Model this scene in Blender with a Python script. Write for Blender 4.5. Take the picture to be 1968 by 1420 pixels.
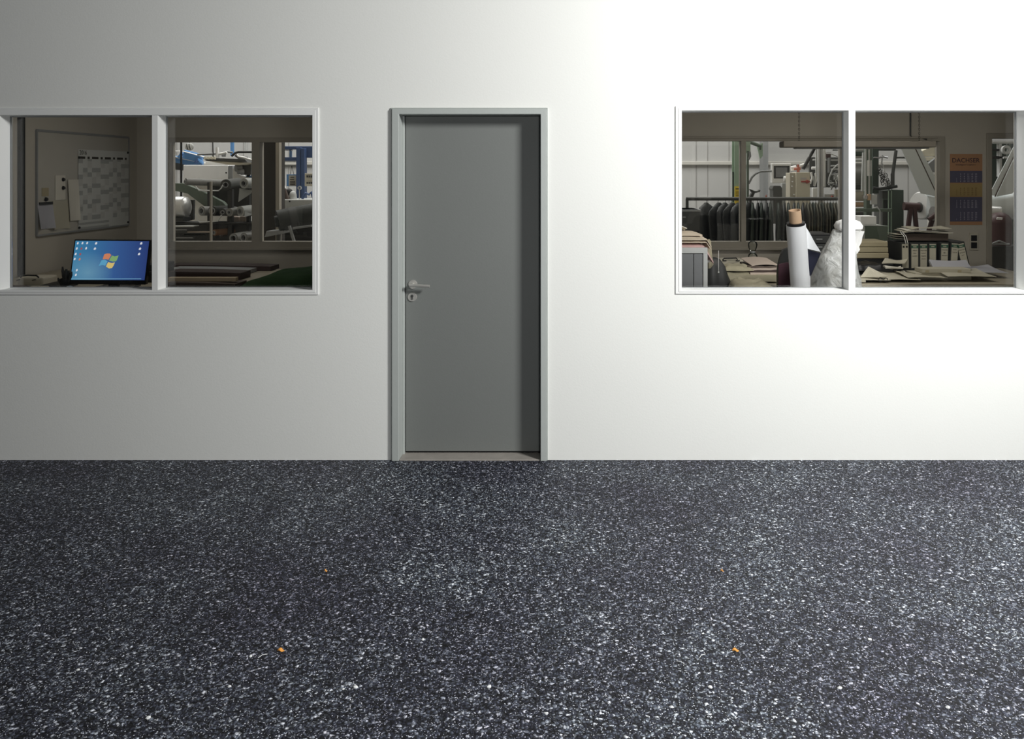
import bpy, bmesh, math, random
from mathutils import Vector, Matrix, Euler, noise

C = bpy.context.scene.collection
for o in list(bpy.data.objects): bpy.data.objects.remove(o)
S = bpy.context.scene
PI = math.pi

# ---------------------------------------------------------------- camera, world, lights
F, CX, CY, CAMY, CAMZ = 1600.0, 1094.0, 331.0, -5.0, 1.728
cam = bpy.data.cameras.new('camera'); co = bpy.data.objects.new('camera', cam); C.objects.link(co)
cam.sensor_width = 36.0; cam.lens = F / 1968.0 * 36.0
cam.shift_x = -(CX - 984.0) / 1968.0
cam.shift_y = -(710.0 - CY) / 1968.0
cam.clip_end = 200
co.location = (0, CAMY, CAMZ); co.rotation_euler = (PI / 2, 0, 0)
S.camera = co
S.view_settings.view_transform = 'Standard'; S.view_settings.look = 'None'
S.view_settings.gamma = 1.0; S.view_settings.use_curve_mapping = False
S.view_settings.exposure = 0.0

w = bpy.data.worlds.new('world'); S.world = w; w.use_nodes = True
w.node_tree.nodes['Background'].inputs[0].default_value = (0.80, 0.90, 1.0, 1)
w.node_tree.nodes['Background'].inputs[1].default_value = 0.03

def lamp(name, loc, target, power, size, sizey=None, color=(1, 1, 1)):
    l = bpy.data.lights.new(name, 'AREA'); l.energy = power; l.color = color
    l.shape = 'RECTANGLE'; l.size = size; l.size_y = sizey or size
    o = bpy.data.objects.new(name, l); C.objects.link(o); o.location = loc
    d = Vector(target) - Vector(loc)
    o.rotation_euler = d.to_track_quat('-Z', 'Y').to_euler()
    return o
lamp('yard_floodlight', (3.05, -2.9, 3.5), (0.9, 0.3, 0.9), 285, 0.8, None, (1.0, 0.998, 0.99))
lamp('front_fill', (0.4, -4.7, 1.5), (0.7, 0.0, 0.55), 40, 0.4, 0.4, (1.0, 0.998, 0.99))  # unseen fill added beside the camera to lift the lower wall and door shadows
# weak fill added under each office ceiling; the rooms have no lit lamp
lamp('office_fill', (-2.9, 1.3, 2.62), (-2.9, 1.3, 0), 8, 0.5, 1.4, (1.0, 0.97, 0.90))
lamp('office_fill', (2.4, 1.3, 2.62), (2.4, 1.3, 0), 21, 1.4, 0.5, (1.0, 0.97, 0.90))
# roof lights of the production hall behind the offices
for x, p in ((-6.5, 300), (-2.0, 240), (2.2, 290), (7.0, 130)):
    lamp('hall_skylight', (x, 7.2, 6.2), (x, 7.4, 0), p, 2.4, 4.0, (1.0, 0.99, 0.96))

# ---------------------------------------------------------------- materials
def lin(c):
    c = c / 255.0
    return c / 12.92 if c <= 0.04045 else ((c + 0.055) / 1.055) ** 2.4
def rgb(r, g, b): return (lin(r), lin(g), lin(b), 1)
M = {}
def mat(name, col, rough=0.6, metal=0.0, var=0.06, vscale=6.0, bump=0.0, bscale=60.0, spec=0.4, emit=0.0):
    m = bpy.data.materials.new(name); m.use_nodes = True; nt = m.node_tree; N = nt.nodes; L = nt.links
    b = N['Principled BSDF']; c = rgb(*col)
    b.inputs['Roughness'].default_value = rough; b.inputs['Metallic'].default_value = metal
    b.inputs['Specular IOR Level'].default_value = spec
    tc = N.new('ShaderNodeTexCoord')
    nz = N.new('ShaderNodeTexNoise'); nz.inputs['Scale'].default_value = vscale; nz.inputs['Detail'].default_value = 4
    L.new(tc.outputs['Object'], nz.inputs['Vector'])
    mx = N.new('ShaderNodeMix'); mx.data_type = 'RGBA'
    mx.inputs[6].default_value = tuple(v * (1 - var) for v in c[:3]) + (1,)
    mx.inputs[7].default_value = tuple(min(1, v * (1 + var)) for v in c[:3]) + (1,)
    L.new(nz.outputs['Fac'], mx.inputs[0]); L.new(mx.outputs[2], b.inputs['Base Color'])
    if emit:
        b.inputs['Emission Color'].default_value = c; b.inputs['Emission Strength'].default_value = emit
    if bump:
        n2 = N.new('ShaderNodeTexNoise'); n2.inputs['Scale'].default_value = bscale; n2.inputs['Detail'].default_value = 5
        L.new(tc.outputs['Object'], n2.inputs['Vector'])
        bp = N.new('ShaderNodeBump'); bp.inputs['Strength'].default_value = bump; bp.inputs['Distance'].default_value = 0.01
        L.new(n2.outputs['Fac'], bp.inputs['Height']); L.new(bp.outputs['Normal'], b.inputs['Normal'])
    M[name] = m; return m

mat('plaster', (235, 236, 231), 0.85, 0, 0.015, 1.5, 0.05, 110, 0.2)
mat('white_paint', (238, 239, 236), 0.5, 0, 0.01)
mat('frame_grey', (176, 181, 177), 0.45, 0, 0.03, 12, 0.06, 60)
mat('door_grey', (117, 120, 117), 0.55, 0, 0.03, 2, 0.05, 120)
mat('threshold', (150, 145, 138), 0.5, 0, 0.25, 9, 0.2, 30)
mat('steel', (200, 198, 192), 0.3, 0.55, 0.03)
mat('black_gap', (20, 20, 20), 0.8)
mat('office_wall', (186, 180, 168), 0.9, 0, 0.03)
mat('office_floor', (90, 88, 84), 0.7)
mat('office_ceiling', (170, 166, 158), 0.9)
mat('interior_frame', (160, 154, 142), 0.6)
mat('hall_wall', (192, 192, 190), 0.75, 0, 0.04, 2)
mat('hall_wall_dark', (92, 92, 88), 0.8, 0, 0.05)
mat('hall_floor', (120, 118, 114), 0.6)
mat('hall_rail', (205, 203, 196), 0.5)
mat('seam', (158, 157, 154), 0.8)
mat('white', (232, 232, 228), 0.55)
mat('bright_white', (244, 244, 242), 0.6)
mat('light_grey', (196, 198, 196), 0.5)
mat('mid_grey', (140, 142, 142), 0.5)
mat('cab_grey', (126, 128, 130), 0.45)
mat('dark_grey', (74, 75, 73), 0.5)
mat('charcoal', (45, 46, 45), 0.55)
mat('black', (22, 22, 23), 0.45)
mat('gloss_black', (14, 14, 16), 0.2)
mat('pillar_dark', (52, 49, 45), 0.8)
mat('green_paint', (158, 178, 158), 0.5)
mat('green_dark', (66, 78, 70), 0.5)
mat('green_grey', (96, 108, 96), 0.5, 0, 0.1)
mat('blue_paint', (96, 146, 200), 0.45)
mat('navy_paint', (62, 84, 124), 0.45)
mat('yellow', (236, 208, 80), 0.6)
mat('cream', (222, 216, 196), 0.7)
mat('beige', (190, 184, 168), 0.7)
mat('beige_dark', (168, 158, 130), 0.7)
mat('maroon', (72, 46, 46), 0.5)
mat('red', (178, 78, 66), 0.45)
mat('orange_red', (178, 104, 84), 0.45)
mat('alu', (200, 200, 198), 0.35, 0.6)
mat('chrome', (210, 210, 212), 0.18, 1.0)
mat('roll_grey', (124, 124, 120), 0.6, 0, 0.1, 8, 0.1, 30)
mat('roll_light', (162, 164, 160), 0.6, 0, 0.08, 8, 0.1, 30)
mat('roll_dark', (54, 56, 53), 0.45, 0, 0.2, 20)
mat('web', (216, 222, 222), 0.45, 0, 0.02)
mat('cardboard', (196, 166, 136), 0.8)
mat('cardboard_in', (130, 100, 78), 0.9)
mat('paper', (182, 177, 160), 0.85, 0, 0.04)
mat('paper_blue', (172, 172, 178), 0.85, 0, 0.04)
mat('paper_white', (214, 210, 198), 0.85)
mat('folder_pink', (176, 162, 150), 0.8)
mat('magenta_dark', (66, 38, 48), 0.8)
mat('cloth_beige', (206, 192, 172), 0.95, 0, 0.08, 12, 0.3, 120)
mat('cloth_pink', (206, 172, 168), 0.95, 0, 0.08, 12, 0.3, 120)
mat('cloth_olive', (152, 146, 124), 0.95, 0, 0.08, 12, 0.3, 120)
mat('cloth_green', (56, 88, 50), 0.95, 0, 0.25, 9, 0.4, 120)
mat('garment', (62, 64, 64), 0.6, 0, 0.35, 12, 0.4, 60)
mat('garment_olive', (98, 96, 84), 0.9, 0, 0.4, 22, 0.4, 60)
mat('garment_green', (66, 74, 68), 0.8, 0, 0.3, 14, 0.4, 60)
mat('navy_cloth', (46, 48, 68), 0.8)
mat('brown_dark', (84, 72, 64), 0.7)
mat('board_dark', (58, 44, 40), 0.7)
mat('wood_pale', (178, 160, 132), 0.7)
mat('desk_top', (158, 150, 132), 0.5)
mat('cal_orange', (172, 130, 96), 0.7)
mat('cal_yellow', (162, 140, 92), 0.7)
mat('cal_blue', (86, 84, 104), 0.7)
mat('cal_ink', (58, 46, 60), 0.7)
mat('cal_light', (180, 176, 190), 0.7)
mat('cal_brown', (112, 84, 44), 0.7)
mat('binder_green', (56, 92, 74), 0.6)
mat('ink', (60, 56, 50), 0.8)
mat('whiteboard', (178, 174, 164), 0.4)
mat('planner', (204, 206, 202), 0.6)
mat('planner_cell', (194, 194, 190), 0.6)
mat('planner_cell_dark', (168, 170, 167), 0.6)
mat('roll_white', (240, 242, 244), 0.55, 0, 0.02, 30, 0.12, 200)
mat('pebble', (226, 228, 228), 0.35, 0, 0.1, 60)
mat('leaf_orange', (214, 148, 66), 0.6, 0, 0.15, 80)
mat('fixture', (112, 106, 96), 0.6)
mat('lamp_tube', (190, 214, 200), 0.3)

def glass_mat(name, tint, ior=1.45, rough=0.0, factor=1.0):
    m = bpy.data.materials.new(name); m.use_nodes = True; nt = m.node_tree; N = nt.nodes; L = nt.links
    N.remove(N['Principled BSDF']); out = N['Material Output']
    t = N.new('ShaderNodeBsdfTransparent'); t.inputs[0].default_value = tint + (1,)
    g = N.new('ShaderNodeBsdfGlossy'); g.inputs['Roughness'].default_value = rough
    f = N.new('ShaderNodeFresnel'); f.inputs[0].default_value = ior
    mx = N.new('ShaderNodeMixShader'); L.new(f.outputs[0], mx.inputs[0]); L.new(t.outputs[0], mx.inputs[1]); L.new(g.outputs[0], mx.inputs[2])
    L.new(mx.outputs[0], out.inputs[0]); M[name] = m
glass_mat('glass', (0.96, 0.96, 0.957))
glass_mat('bottle_glass', (0.86, 0.88, 0.86), 1.35, 0.05)

def plastic_mat():
    m = bpy.data.materials.new('film'); m.use_nodes = True; nt = m.node_tree; N = nt.nodes; L = nt.links
    b = N['Principled BSDF']; b.inputs['Base Color'].default_value = rgb(226, 228, 226); b.inputs['Roughness'].default_value = 0.28
    tc = N.new('ShaderNodeTexCoord'); nz = N.new('ShaderNodeTexNoise'); nz.inputs['Scale'].default_value = 14; nz.inputs['Detail'].default_value = 6
    nz.inputs['Distortion'].default_value = 1.2
    L.new(tc.outputs['Object'], nz.inputs[0])
    bp = N.new('ShaderNodeBump'); bp.inputs['Strength'].default_value = 0.9; bp.inputs['Distance'].default_value = 0.03
    L.new(nz.outputs['Fac'], bp.inputs['Height']); L.new(bp.outputs[0], b.inputs['Normal'])
    t = N.new('ShaderNodeBsdfTransparent'); mx = N.new('ShaderNodeMixShader')
    mr = N.new('ShaderNodeMapRange'); mr.inputs[1].default_value = 0.3; mr.inputs[2].default_value = 0.7
    mr.inputs[3].default_value = 0.45; mr.inputs[4].default_value = 0.9
    L.new(nz.outputs['Fac'], mr.inputs[0]); L.new(mr.outputs[0], mx.inputs[0])
    L.new(t.outputs[0], mx.inputs[1]); L.new(b.outputs[0], mx.inputs[2]); L.new(mx.outputs[0], N['Material Output'].inputs[0])
    M['film'] = m
plastic_mat()

def asphalt_mat():
    m = bpy.data.materials.new('asphalt'); m.use_nodes = True; nt = m.node_tree; N = nt.nodes; L = nt.links
    b = N['Principled BSDF']; tc = N.new('ShaderNodeTexCoord')
    def n(t, **k):
        x = N.new(t)
        for a, v in k.items(): setattr(x, a, v)
        return x
    # irregular grain: warp the lookup a little
    wz = n('ShaderNodeTexNoise'); wz.inputs['Scale'].default_value = 45; L.new(tc.outputs['Object'], wz.inputs[0])
    va = n('ShaderNodeVectorMath', operation='MULTIPLY_ADD'); va.inputs[1].default_value = (0.02, 0.02, 0.02)
    L.new(wz.outputs['Color'], va.inputs[0]); L.new(tc.outputs['Object'], va.inputs[2])
    def vor(scale, feat='F1'):
        v = n('ShaderNodeTexVoronoi', feature=feat); v.inputs['Scale'].default_value = scale
        L.new(va.outputs[0], v.inputs['Vector']); return v
    def ramp(src, stops):
        r = n('ShaderNodeValToRGB'); r.color_ramp.interpolation = 'LINEAR'
        e = r.color_ramp.elements
        while len(e) > 1: e.remove(e[-1])
        e[0].position = stops[0][0]; e[0].color = stops[0][1]
        for p, c in stops[1:]:
            q = e.new(p); q.color = c
        L.new(src, r.inputs[0]); return r
    v1 = vor(95); sep = n('ShaderNodeSeparateColor'); L.new(v1.outputs['Color'], sep.inputs[0])
    base = ramp(sep.outputs[0], [(0.0, rgb(26, 26, 33)), (0.35, rgb(44, 45, 56)), (0.62, rgb(66, 69, 80)), (0.82, rgb(96, 102, 112)), (0.93, rgb(146, 152, 158)), (0.98, rgb(230, 234, 236)), (1.0, rgb(250, 250, 250))])
    # grain shape: bright only near the cell centre
    g1 = ramp(v1.outputs['Distance'], [(0.0, (1, 1, 1, 1)), (0.32, (0.8, 0.8, 0.8, 1)), (0.62, (0.12, 0.12, 0.12, 1)), (1.0, (0.05, 0.05, 0.05, 1))])
    m1 = n('ShaderNodeMix', data_type='RGBA', blend_type='MULTIPLY'); m1.inputs[0].default_value = 0.9
    L.new(base.outputs[0], m1.inputs[6]); L.new(g1.outputs[0], m1.inputs[7])
    # fine specks
    v2 = vor(230); sep2 = n('ShaderNodeSeparateColor'); L.new(v2.outputs['Color'], sep2.inputs[0])
    sp = ramp(sep2.outputs[1], [(0.0, (0, 0, 0, 1)), (0.78, (0, 0, 0, 1)), (0.88, rgb(110, 116, 126)), (0.95, rgb(235, 238, 240)), (1.0, rgb(250, 250, 250))])
    g2 = ramp(v2.outputs['Distance'], [(0.0, (1, 1, 1, 1)), (0.35, (0.7, 0.7, 0.7, 1)), (0.6, (0, 0, 0, 1))])
    m2 = n('ShaderNodeMix', data_type='RGBA', blend_type='MULTIPLY'); m2.inputs[0].default_value = 1
    L.new(sp.outputs[0], m2.inputs[6]); L.new(g2.outputs[0], m2.inputs[7])
    # large patches: purple-grey and green-grey areas of the mix
    big = n('ShaderNodeTexNoise'); big.inputs['Scale'].default_value = 1.6; big.inputs['Detail'].default_value = 3
    L.new(tc.outputs['Object'], big.inputs[0])
    tint = ramp(big.outputs['Fac'], [(0.35, (0.66, 0.63, 0.76, 1)), (0.65, (1.12, 1.16, 1.22, 1))])
    ad = n('ShaderNodeMix', data_type='RGBA', blend_type='ADD'); ad.inputs[0].default_value = 1
    L.new(m1.outputs[2], ad.inputs[6]); L.new(m2.outputs[2], ad.inputs[7])
    m3 = n('ShaderNodeMix', data_type='RGBA', blend_type='MULTIPLY'); m3.inputs[0].default_value = 1
    L.new(ad.outputs[2], m3.inputs[6]); L.new(tint.outputs[0], m3.inputs[7])
    L.new(m3.outputs[2], b.inputs['Base Color'])
    b.inputs['Roughness'].default_value = 0.6; b.inputs['Specular IOR Level'].default_value = 0.25
    hs = n('ShaderNodeMath', operation='MULTIPLY_ADD'); hs.inputs[1].default_value = -0.8; hs.inputs[2].default_value = 1
    L.new(v1.outputs['Distance'], hs.inputs[0])
    bp = n('ShaderNodeBump'); bp.inputs['Strength'].default_value = 0.7; bp.inputs['Distance'].default_value = 0.006
    L.new(hs.outputs[0], bp.inputs['Height']); L.new(bp.outputs[0], b.inputs['Normal'])
    M['asphalt'] = m
asphalt_mat()

def screen_mat():
    # a computer desktop picture: blue gradient with a pale glow low on the left
    m = bpy.data.materials.new('screen'); m.use_nodes = True; nt = m.node_tree; N = nt.nodes; L = nt.links
    N.remove(N['Principled BSDF']); tc = N.new('ShaderNodeTexCoord'); sx = N.new('ShaderNodeSeparateXYZ'); L.new(tc.outputs['Generated'], sx.inputs[0])
    r = N.new('ShaderNodeValToRGB'); e = r.color_ramp.elements
    e[0].position = 0; e[0].color = rgb(60, 128, 168); e[1].position = 1; e[1].color = rgb(44, 62, 118)
    q = e.new(0.55); q.color = rgb(56, 92, 148)
    L.new(sx.outputs[0], r.inputs[0])
    gx = N.new('ShaderNodeVectorMath'); gx.operation = 'DISTANCE'; gx.inputs[1].default_value = (0.24, 0.5, 0.18)
    sc = N.new('ShaderNodeVectorMath'); sc.operation = 'MULTIPLY'; sc.inputs[1].default_value = (1.0, 0.0, 0.62)
    L.new(tc.outputs['Generated'], sc.inputs[0]); L.new(sc.outputs[0], gx.inputs[0]); gx.inputs[1].default_value = (0.22, 0.0, 0.12)
    mr = N.new('ShaderNodeMapRange'); mr.inputs[1].default_value = 0.0; mr.inputs[2].default_value = 0.34; mr.inputs[3].default_value = 0.75; mr.inputs[4].default_value = 0.0
    L.new(gx.outputs['Value'], mr.inputs[0])
    mx = N.new('ShaderNodeMix'); mx.data_type = 'RGBA'; L.new(mr.outputs[0], mx.inputs[0]); L.new(r.outputs[0], mx.inputs[6]); mx.inputs[7].default_value = rgb(112, 158, 182)
    em = N.new('ShaderNodeEmission'); em.inputs[1].default_value = 1.0; L.new(mx.outputs[2], em.inputs[0]); L.new(em.outputs[0], N['Material Output'].inputs[0])
    M['screen'] = m
screen_mat()
def glow(name, c, s=1.0):
    m = bpy.data.materials.new(name); m.use_nodes = True; N = m.node_tree.nodes; N.remove(N['Principled BSDF'])
    e = N.new('ShaderNodeEmission'); e.inputs[0].default_value = rgb(*c); e.inputs[1].default_value = s
    m.node_tree.links.new(e.outputs[0], N['Material Output'].inputs[0]); M[name] = m
for k, c in dict(px_white=(215, 218, 226), px_red=(160, 84, 88), px_orange=(206, 130, 96), px_green=(128, 168, 110), px_blue=(92, 160, 196), px_yellow=(214, 190, 118), px_line=(120, 172, 200)).items(): glow(k, c)

# ---------------------------------------------------------------- geometry helpers
def at(px, py, y):
    """point of the place on the ray through pixel (px, py) at world depth y"""
    d = y - CAMY
    return Vector(((px - CX) * d / F, y, CAMZ - (py - CY) * d / F))

def wloc(o):
    v = Vector((0, 0, 0))
    while o is not None: v = v + o.location; o = o.parent
    return v

class MB:
    def __init__(s): s.b = bmesh.new()
    def quad(s, *p): s.b.faces.new([s.b.verts.new(q) for q in p]); return s
    def box(s, x0, x1, y0, y1, z0, z1):
        v = [s.b.verts.new((x, y, z)) for x in (x0, x1) for y in (y0, y1) for z in (z0, z1)]
        for f in ((0, 1, 3, 2), (4, 6, 7, 5), (0, 4, 5, 1), (2, 3, 7, 6), (0, 2, 6, 4), (1, 5, 7, 3)): s.b.faces.new([v[i] for i in f])
        return s
    def rbox(s, c, size, rot=(0, 0, 0)):
        m = Matrix.Translation(c) @ Euler(rot).to_matrix().to_4x4()
        h = [q / 2 for q in size]
        v = [s.b.verts.new(m @ Vector((x * h[0], y * h[1], z * h[2]))) for x in (-1, 1) for y in (-1, 1) for z in (-1, 1)]
        for f in ((0, 1, 3, 2), (4, 6, 7, 5), (0, 4, 5, 1), (2, 3, 7, 6), (0, 2, 6, 4), (1, 5, 7, 3)): s.b.faces.new([v[i] for i in f])
        return s
    def pbox(s, x0, x1, ytop, ybot, y, depth):
        """box whose front face covers the given pixel span at depth y"""
        a = at(x0, ytop, y); c = at(x1, ybot, y)
        if ybot >= 500 and y > YB1: c.z = 0.0          # it goes down to the hall floor
        return s.box(a.x, c.x, y, y + depth, c.z, a.z)
    def prism(s, pts, y0, y1):
        """polygon in XZ extruded along Y"""
        a = [s.b.verts.new((p[0], y0, p[1])) for p in pts]; c = [s.b.verts.new((p[0], y1, p[1])) for p in pts]
        s.b.faces.new(a); s.b.faces.new(c[::-1]); n = len(pts)
        for i in range(n): s.b.faces.new((a[i], a[(i + 1) % n], c[(i + 1) % n], c[i]))
        return s
    def pprism(s, pts, y, depth):
        return s.prism([(at(p[0], p[1], y).x, at(p[0], p[1], y).z) for p in pts], y, y + depth)
    def rings(s, rs, cap=True, closed=False):
        vs = [[s.b.verts.new(p) for p in r] for r in rs]; n = len(vs[0]); k = len(vs)
        for i in range(k if closed else k - 1):
            a, c = vs[i], vs[(i + 1) % k]
            for j in range(n): s.b.faces.new((a[j], a[(j + 1) % n], c[(j + 1) % n], c[j]))
        if cap and not closed: s.b.faces.new(vs[0][::-1]); s.b.faces.new(vs[-1])
        return s
    def cyl(s, p0, p1, r0, r1=None, seg=20, cap=True):
        p0, p1 = Vector(p0), Vector(p1); r1 = r0 if r1 is None else r1
        d = (p1 - p0).normalized(); u = d.orthogonal().normalized(); v = d.cross(u)
        f = lambda p, r: [p + (u * math.cos(2 * PI * i / seg) + v * math.sin(2 * PI * i / seg)) * r for i in range(seg)]
        return s.rings([f(p0, r0), f(p1, r1)], cap)
    def pipe(s, p0, p1, ro, ri, seg=24):
        p0, p1 = Vector(p0), Vector(p1)
        d = (p1 - p0).normalized(); u = d.orthogonal().normalized(); v = d.cross(u)
        f = lambda p, r: [p + (u * math.cos(2 * PI * i / seg) + v * math.sin(2 * PI * i / seg)) * r for i in range(seg)]
        return s.rings([f(p0, ro), f(p1, ro), f(p1, ri), f(p0, ri)], False, True)
    def tube(s, pts, r, seg=8):
        pts = [Vector(p) for p in pts]; rs = []; u = None
        for i, p in enumerate(pts):
            d = (pts[min(i + 1, len(pts) - 1)] - pts[max(i - 1, 0)]).normalized()
            u = d.orthogonal().normalized() if u is None else (u - d * u.dot(d)).normalized()
            v = d.cross(u); rr = r[i] if isinstance(r, (list, tuple)) else r
            rs.append([p + (u * math.cos(2 * PI * k / seg) + v * math.sin(2 * PI * k / seg)) * rr for k in range(seg)])
        return s.rings(rs)
    def lathe(s, prof, c=(0, 0, 0), seg=28, wob=0.0, seed=0):
        rs = []
        for r, z in prof:
            ring = []
            for k in range(seg):
                a = 2 * PI * k / seg
                q = r * (1 + wob * noise.noise(Vector((math.cos(a) * 1.6 + seed, math.sin(a) * 1.6, z * 7))))
                ring.append(Vector((c[0] + q * math.cos(a), c[1] + q * math.sin(a), c[2] + z)))
            rs.append(ring)
        return s.rings(rs)
    def sheet(s, fn, nu, nv, t):
        """closed thin solid over fn(u, v), u, v in 0..1"""
        top = [[s.b.verts.new(fn(i / nu, j / nv)) for j in range(nv + 1)] for i in range(nu + 1)]
        bot = [[s.b.verts.new(Vector(fn(i / nu, j / nv)) + Vector(t)) for j in range(nv + 1)] for i in range(nu + 1)]
        for i in range(nu):
            for j in range(nv):
                s.b.faces.new((top[i][j], top[i + 1][j], top[i + 1][j + 1], top[i][j + 1]))
                s.b.faces.new((bot[i][j], bot[i][j + 1], bot[i + 1][j + 1], bot[i + 1][j]))
        for i in range(nu):
            for j in (0, nv): s.b.faces.new((top[i][j], top[i + 1][j], bot[i + 1][j], bot[i][j]))
        for j in range(nv):
            for i in (0, nu): s.b.faces.new((top[i][j], top[i][j + 1], bot[i][j + 1], bot[i][j]))
        return s
    def ball(s, c, r, seg=12):
        rx, ry, rz = (r, r, r) if not isinstance(r, (tuple, list)) else r
        prof = [(math.sin(PI * k / 8), -math.cos(PI * k / 8)) for k in range(9)]
        rs = [[Vector((c[0] + rx * max(q, .02) * math.cos(2 * PI * i / seg), c[1] + ry * max(q, .02) * math.sin(2 * PI * i / seg), c[2] + rz * z)) for i in range(seg)] for q, z in prof]
        return s.rings(rs)
    def build(s, name, m, parent=None, bevel=0.0, smooth=False, seg=2):
        bmesh.ops.recalc_face_normals(s.b, faces=s.b.faces)
        me = bpy.data.meshes.new(name)
        if parent is not None: off = wloc(parent)
        else:
            xs = [v.co for v in s.b.verts]
            lo = [min(v[i] for v in xs) for i in range(3)]; hi = [max(v[i] for v in xs) for i in range(3)]
            off = Vector(((lo[0] + hi[0]) / 2, (lo[1] + hi[1]) / 2, lo[2]))
        bmesh.ops.translate(s.b, verts=s.b.verts, vec=-off)
        s.b.to_mesh(me); s.b.free()
        me.materials.append(M[m] if isinstance(m, str) else m)
        if smooth:
            for p in me.polygons: p.use_smooth = True
        o = bpy.data.objects.new(name, me); C.objects.link(o)
        if parent is not None: o.parent = parent
        else: o.location = off
        if bevel:
            bv = o.modifiers.new('bevel', 'BEVEL'); bv.width = bevel; bv.segments = seg; bv.limit_method = 'ANGLE'
        if smooth and not bevel:
            es = o.modifiers.new('split', 'EDGE_SPLIT'); es.split_angle = math.radians(50)
        return o

def tag(o, label=None, cat=None, group=None, kind=None):
    if label: o['label'] = label
    if cat: o['category'] = cat
    if group: o['group'] = group
    if kind: o['kind'] = kind
    return o
def thing(name, label, cat, loc, group=None, kind=None):
    o = bpy.data.objects.new(name, None); C.objects.link(o); o.location = loc; o.empty_display_size = 0.1
    return tag(o, label, cat, group, kind)
def struct(o): o['kind'] = 'structure'; return o
def copy_tree(o, parent=None):
    c = o.copy(); C.objects.link(c)
    if parent is not None: c.parent = parent
    for ch in list(o.children): copy_tree(ch, c)
    return c
def text_bm(b, s, size, loc, rot, depth=0.0006, sx=1.0):
    """letters added to a mesh builder, centred on loc"""
    cu = bpy.data.curves.new('t', 'FONT'); cu.body = s; cu.size = size; cu.extrude = depth; cu.align_x = 'CENTER'; cu.align_y = 'CENTER'; cu.resolution_u = 3
    o = bpy.data.objects.new('t', cu); C.objects.link(o)
    dg = bpy.context.evaluated_depsgraph_get(); me = bpy.data.meshes.new_from_object(o.evaluated_get(dg))
    me.transform(Matrix.Translation(loc) @ Euler(rot).to_matrix().to_4x4() @ Matrix.Diagonal((sx, 1, 1, 1)))
    b.b.from_mesh(me); bpy.data.objects.remove(o); bpy.data.meshes.remove(me); bpy.data.curves.remove(cu)
    return b
def text(name, s, size, loc, rot, m, parent, depth=0.0006, sx=1.0):
    return text_bm(MB(), s, size, loc, rot, depth, sx).build(name, m, parent)

def wall_xz(name, x0, x1, z0, z1, y0, y1, holes, m, cuts=()):
    xs = sorted({x0, x1, *[h[0] for h in holes], *[h[1] for h in holes]}); zs = sorted({z0, z1, *[h[2] for h in holes], *[h[3] for h in holes]})
    b = MB(); V = {}
    def v(i, k, s):
        if (i, k, s) not in V: V[(i, k, s)] = b.b.verts.new((xs[i], (y0, y1)[s], zs[k]))
        return V[(i, k, s)]
    nx, nz = len(xs) - 1, len(zs) - 1
    def solid(i, k):
        if i < 0 or k < 0 or i >= nx or k >= nz: return False
        cx, cz = (xs[i] + xs[i + 1]) / 2, (zs[k] + zs[k + 1]) / 2
        return not any(h[0] < cx < h[1] and h[2] < cz < h[3] for h in holes)
    for i in range(nx):
        for k in range(nz):
            if not solid(i, k): continue
            b.b.faces.new((v(i, k, 0), v(i + 1, k, 0), v(i + 1, k + 1, 0), v(i, k + 1, 0)))
            b.b.faces.new((v(i, k, 1), v(i, k + 1, 1), v(i + 1, k + 1, 1), v(i + 1, k, 1)))
            if not solid(i - 1, k): b.b.faces.new((v(i, k, 0), v(i, k + 1, 0), v(i, k + 1, 1), v(i, k, 1)))
            if not solid(i + 1, k): b.b.faces.new((v(i + 1, k, 0), v(i + 1, k, 1), v(i + 1, k + 1, 1), v(i + 1, k + 1, 0)))
            if not solid(i, k - 1): b.b.faces.new((v(i, k, 0), v(i, k, 1), v(i + 1, k, 1), v(i + 1, k, 0)))
            if not solid(i, k + 1): b.b.faces.new((v(i, k + 1, 0), v(i + 1, k + 1, 0), v(i + 1, k + 1, 1), v(i, k + 1, 1)))
    return struct(b.build(name, m))

def ring_frame(b, xo0, xo1, zo0, zo1, xi0, xi1, zi0, zi1, y0, y1):
    """four mitred bars as one closed ring"""
    o = [(xo0, zo0), (xo1, zo0), (xo1, zo1), (xo0, zo1)]; i = [(xi0, zi0), (xi1, zi0), (xi1, zi1), (xi0, zi1)]
    rs = [[Vector((p[k][0], y, p[k][1])) for p, y in ((o, y0), (i, y0), (i, y1), (o, y1))] for k in range(4)]
    return b.rings(rs, False, True)

# ================================================================= SETTING
TH = 0.12                                   # front wall thickness
fx = lambda px: (px - CX) / 320.0           # on the front wall face
fz = lambda py: CAMZ - (py - CY) / 320.0
W1 = dict(ox0=fx(-14), ox1=fx(613), oz0=fz(566), oz1=fz(207), ix0=fx(0), ix1=fx(601), iz0=fz(557), iz1=fz(221.5), mx0=fx(293), mx1=fx(305))
W2 = dict(ox0=fx(1298), ox1=fx(1982), oz0=fz(564.5), oz1=fz(204), ix0=fx(1310), ix1=fx(1968), iz0=fz(557.5), iz1=fz(212.5), mx0=fx(1630), mx1=fx(1643))
D1 = dict(ox0=fx(752), ox1=fx(1053), oz1=fz(207), ix0=fx(768), ix1=fx(1039), iz1=fz(220))
inset = 0.02
holes = [(W['ox0'] + inset, W['ox1'] - inset, W['oz0'] + inset, W['oz1'] - inset) for W in (W1, W2)]
holes.append((D1['ox0'] + inset, D1['ox1'] - inset, 0.0, D1['oz1'] - inset))
wall_xz('wall_front', -9, 8, 0, 5.2, 0, TH, holes, 'plaster')
struct(MB().box(-9, 8, -9, 0.0, -0.2, 0).build('floor', 'asphalt'))

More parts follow.
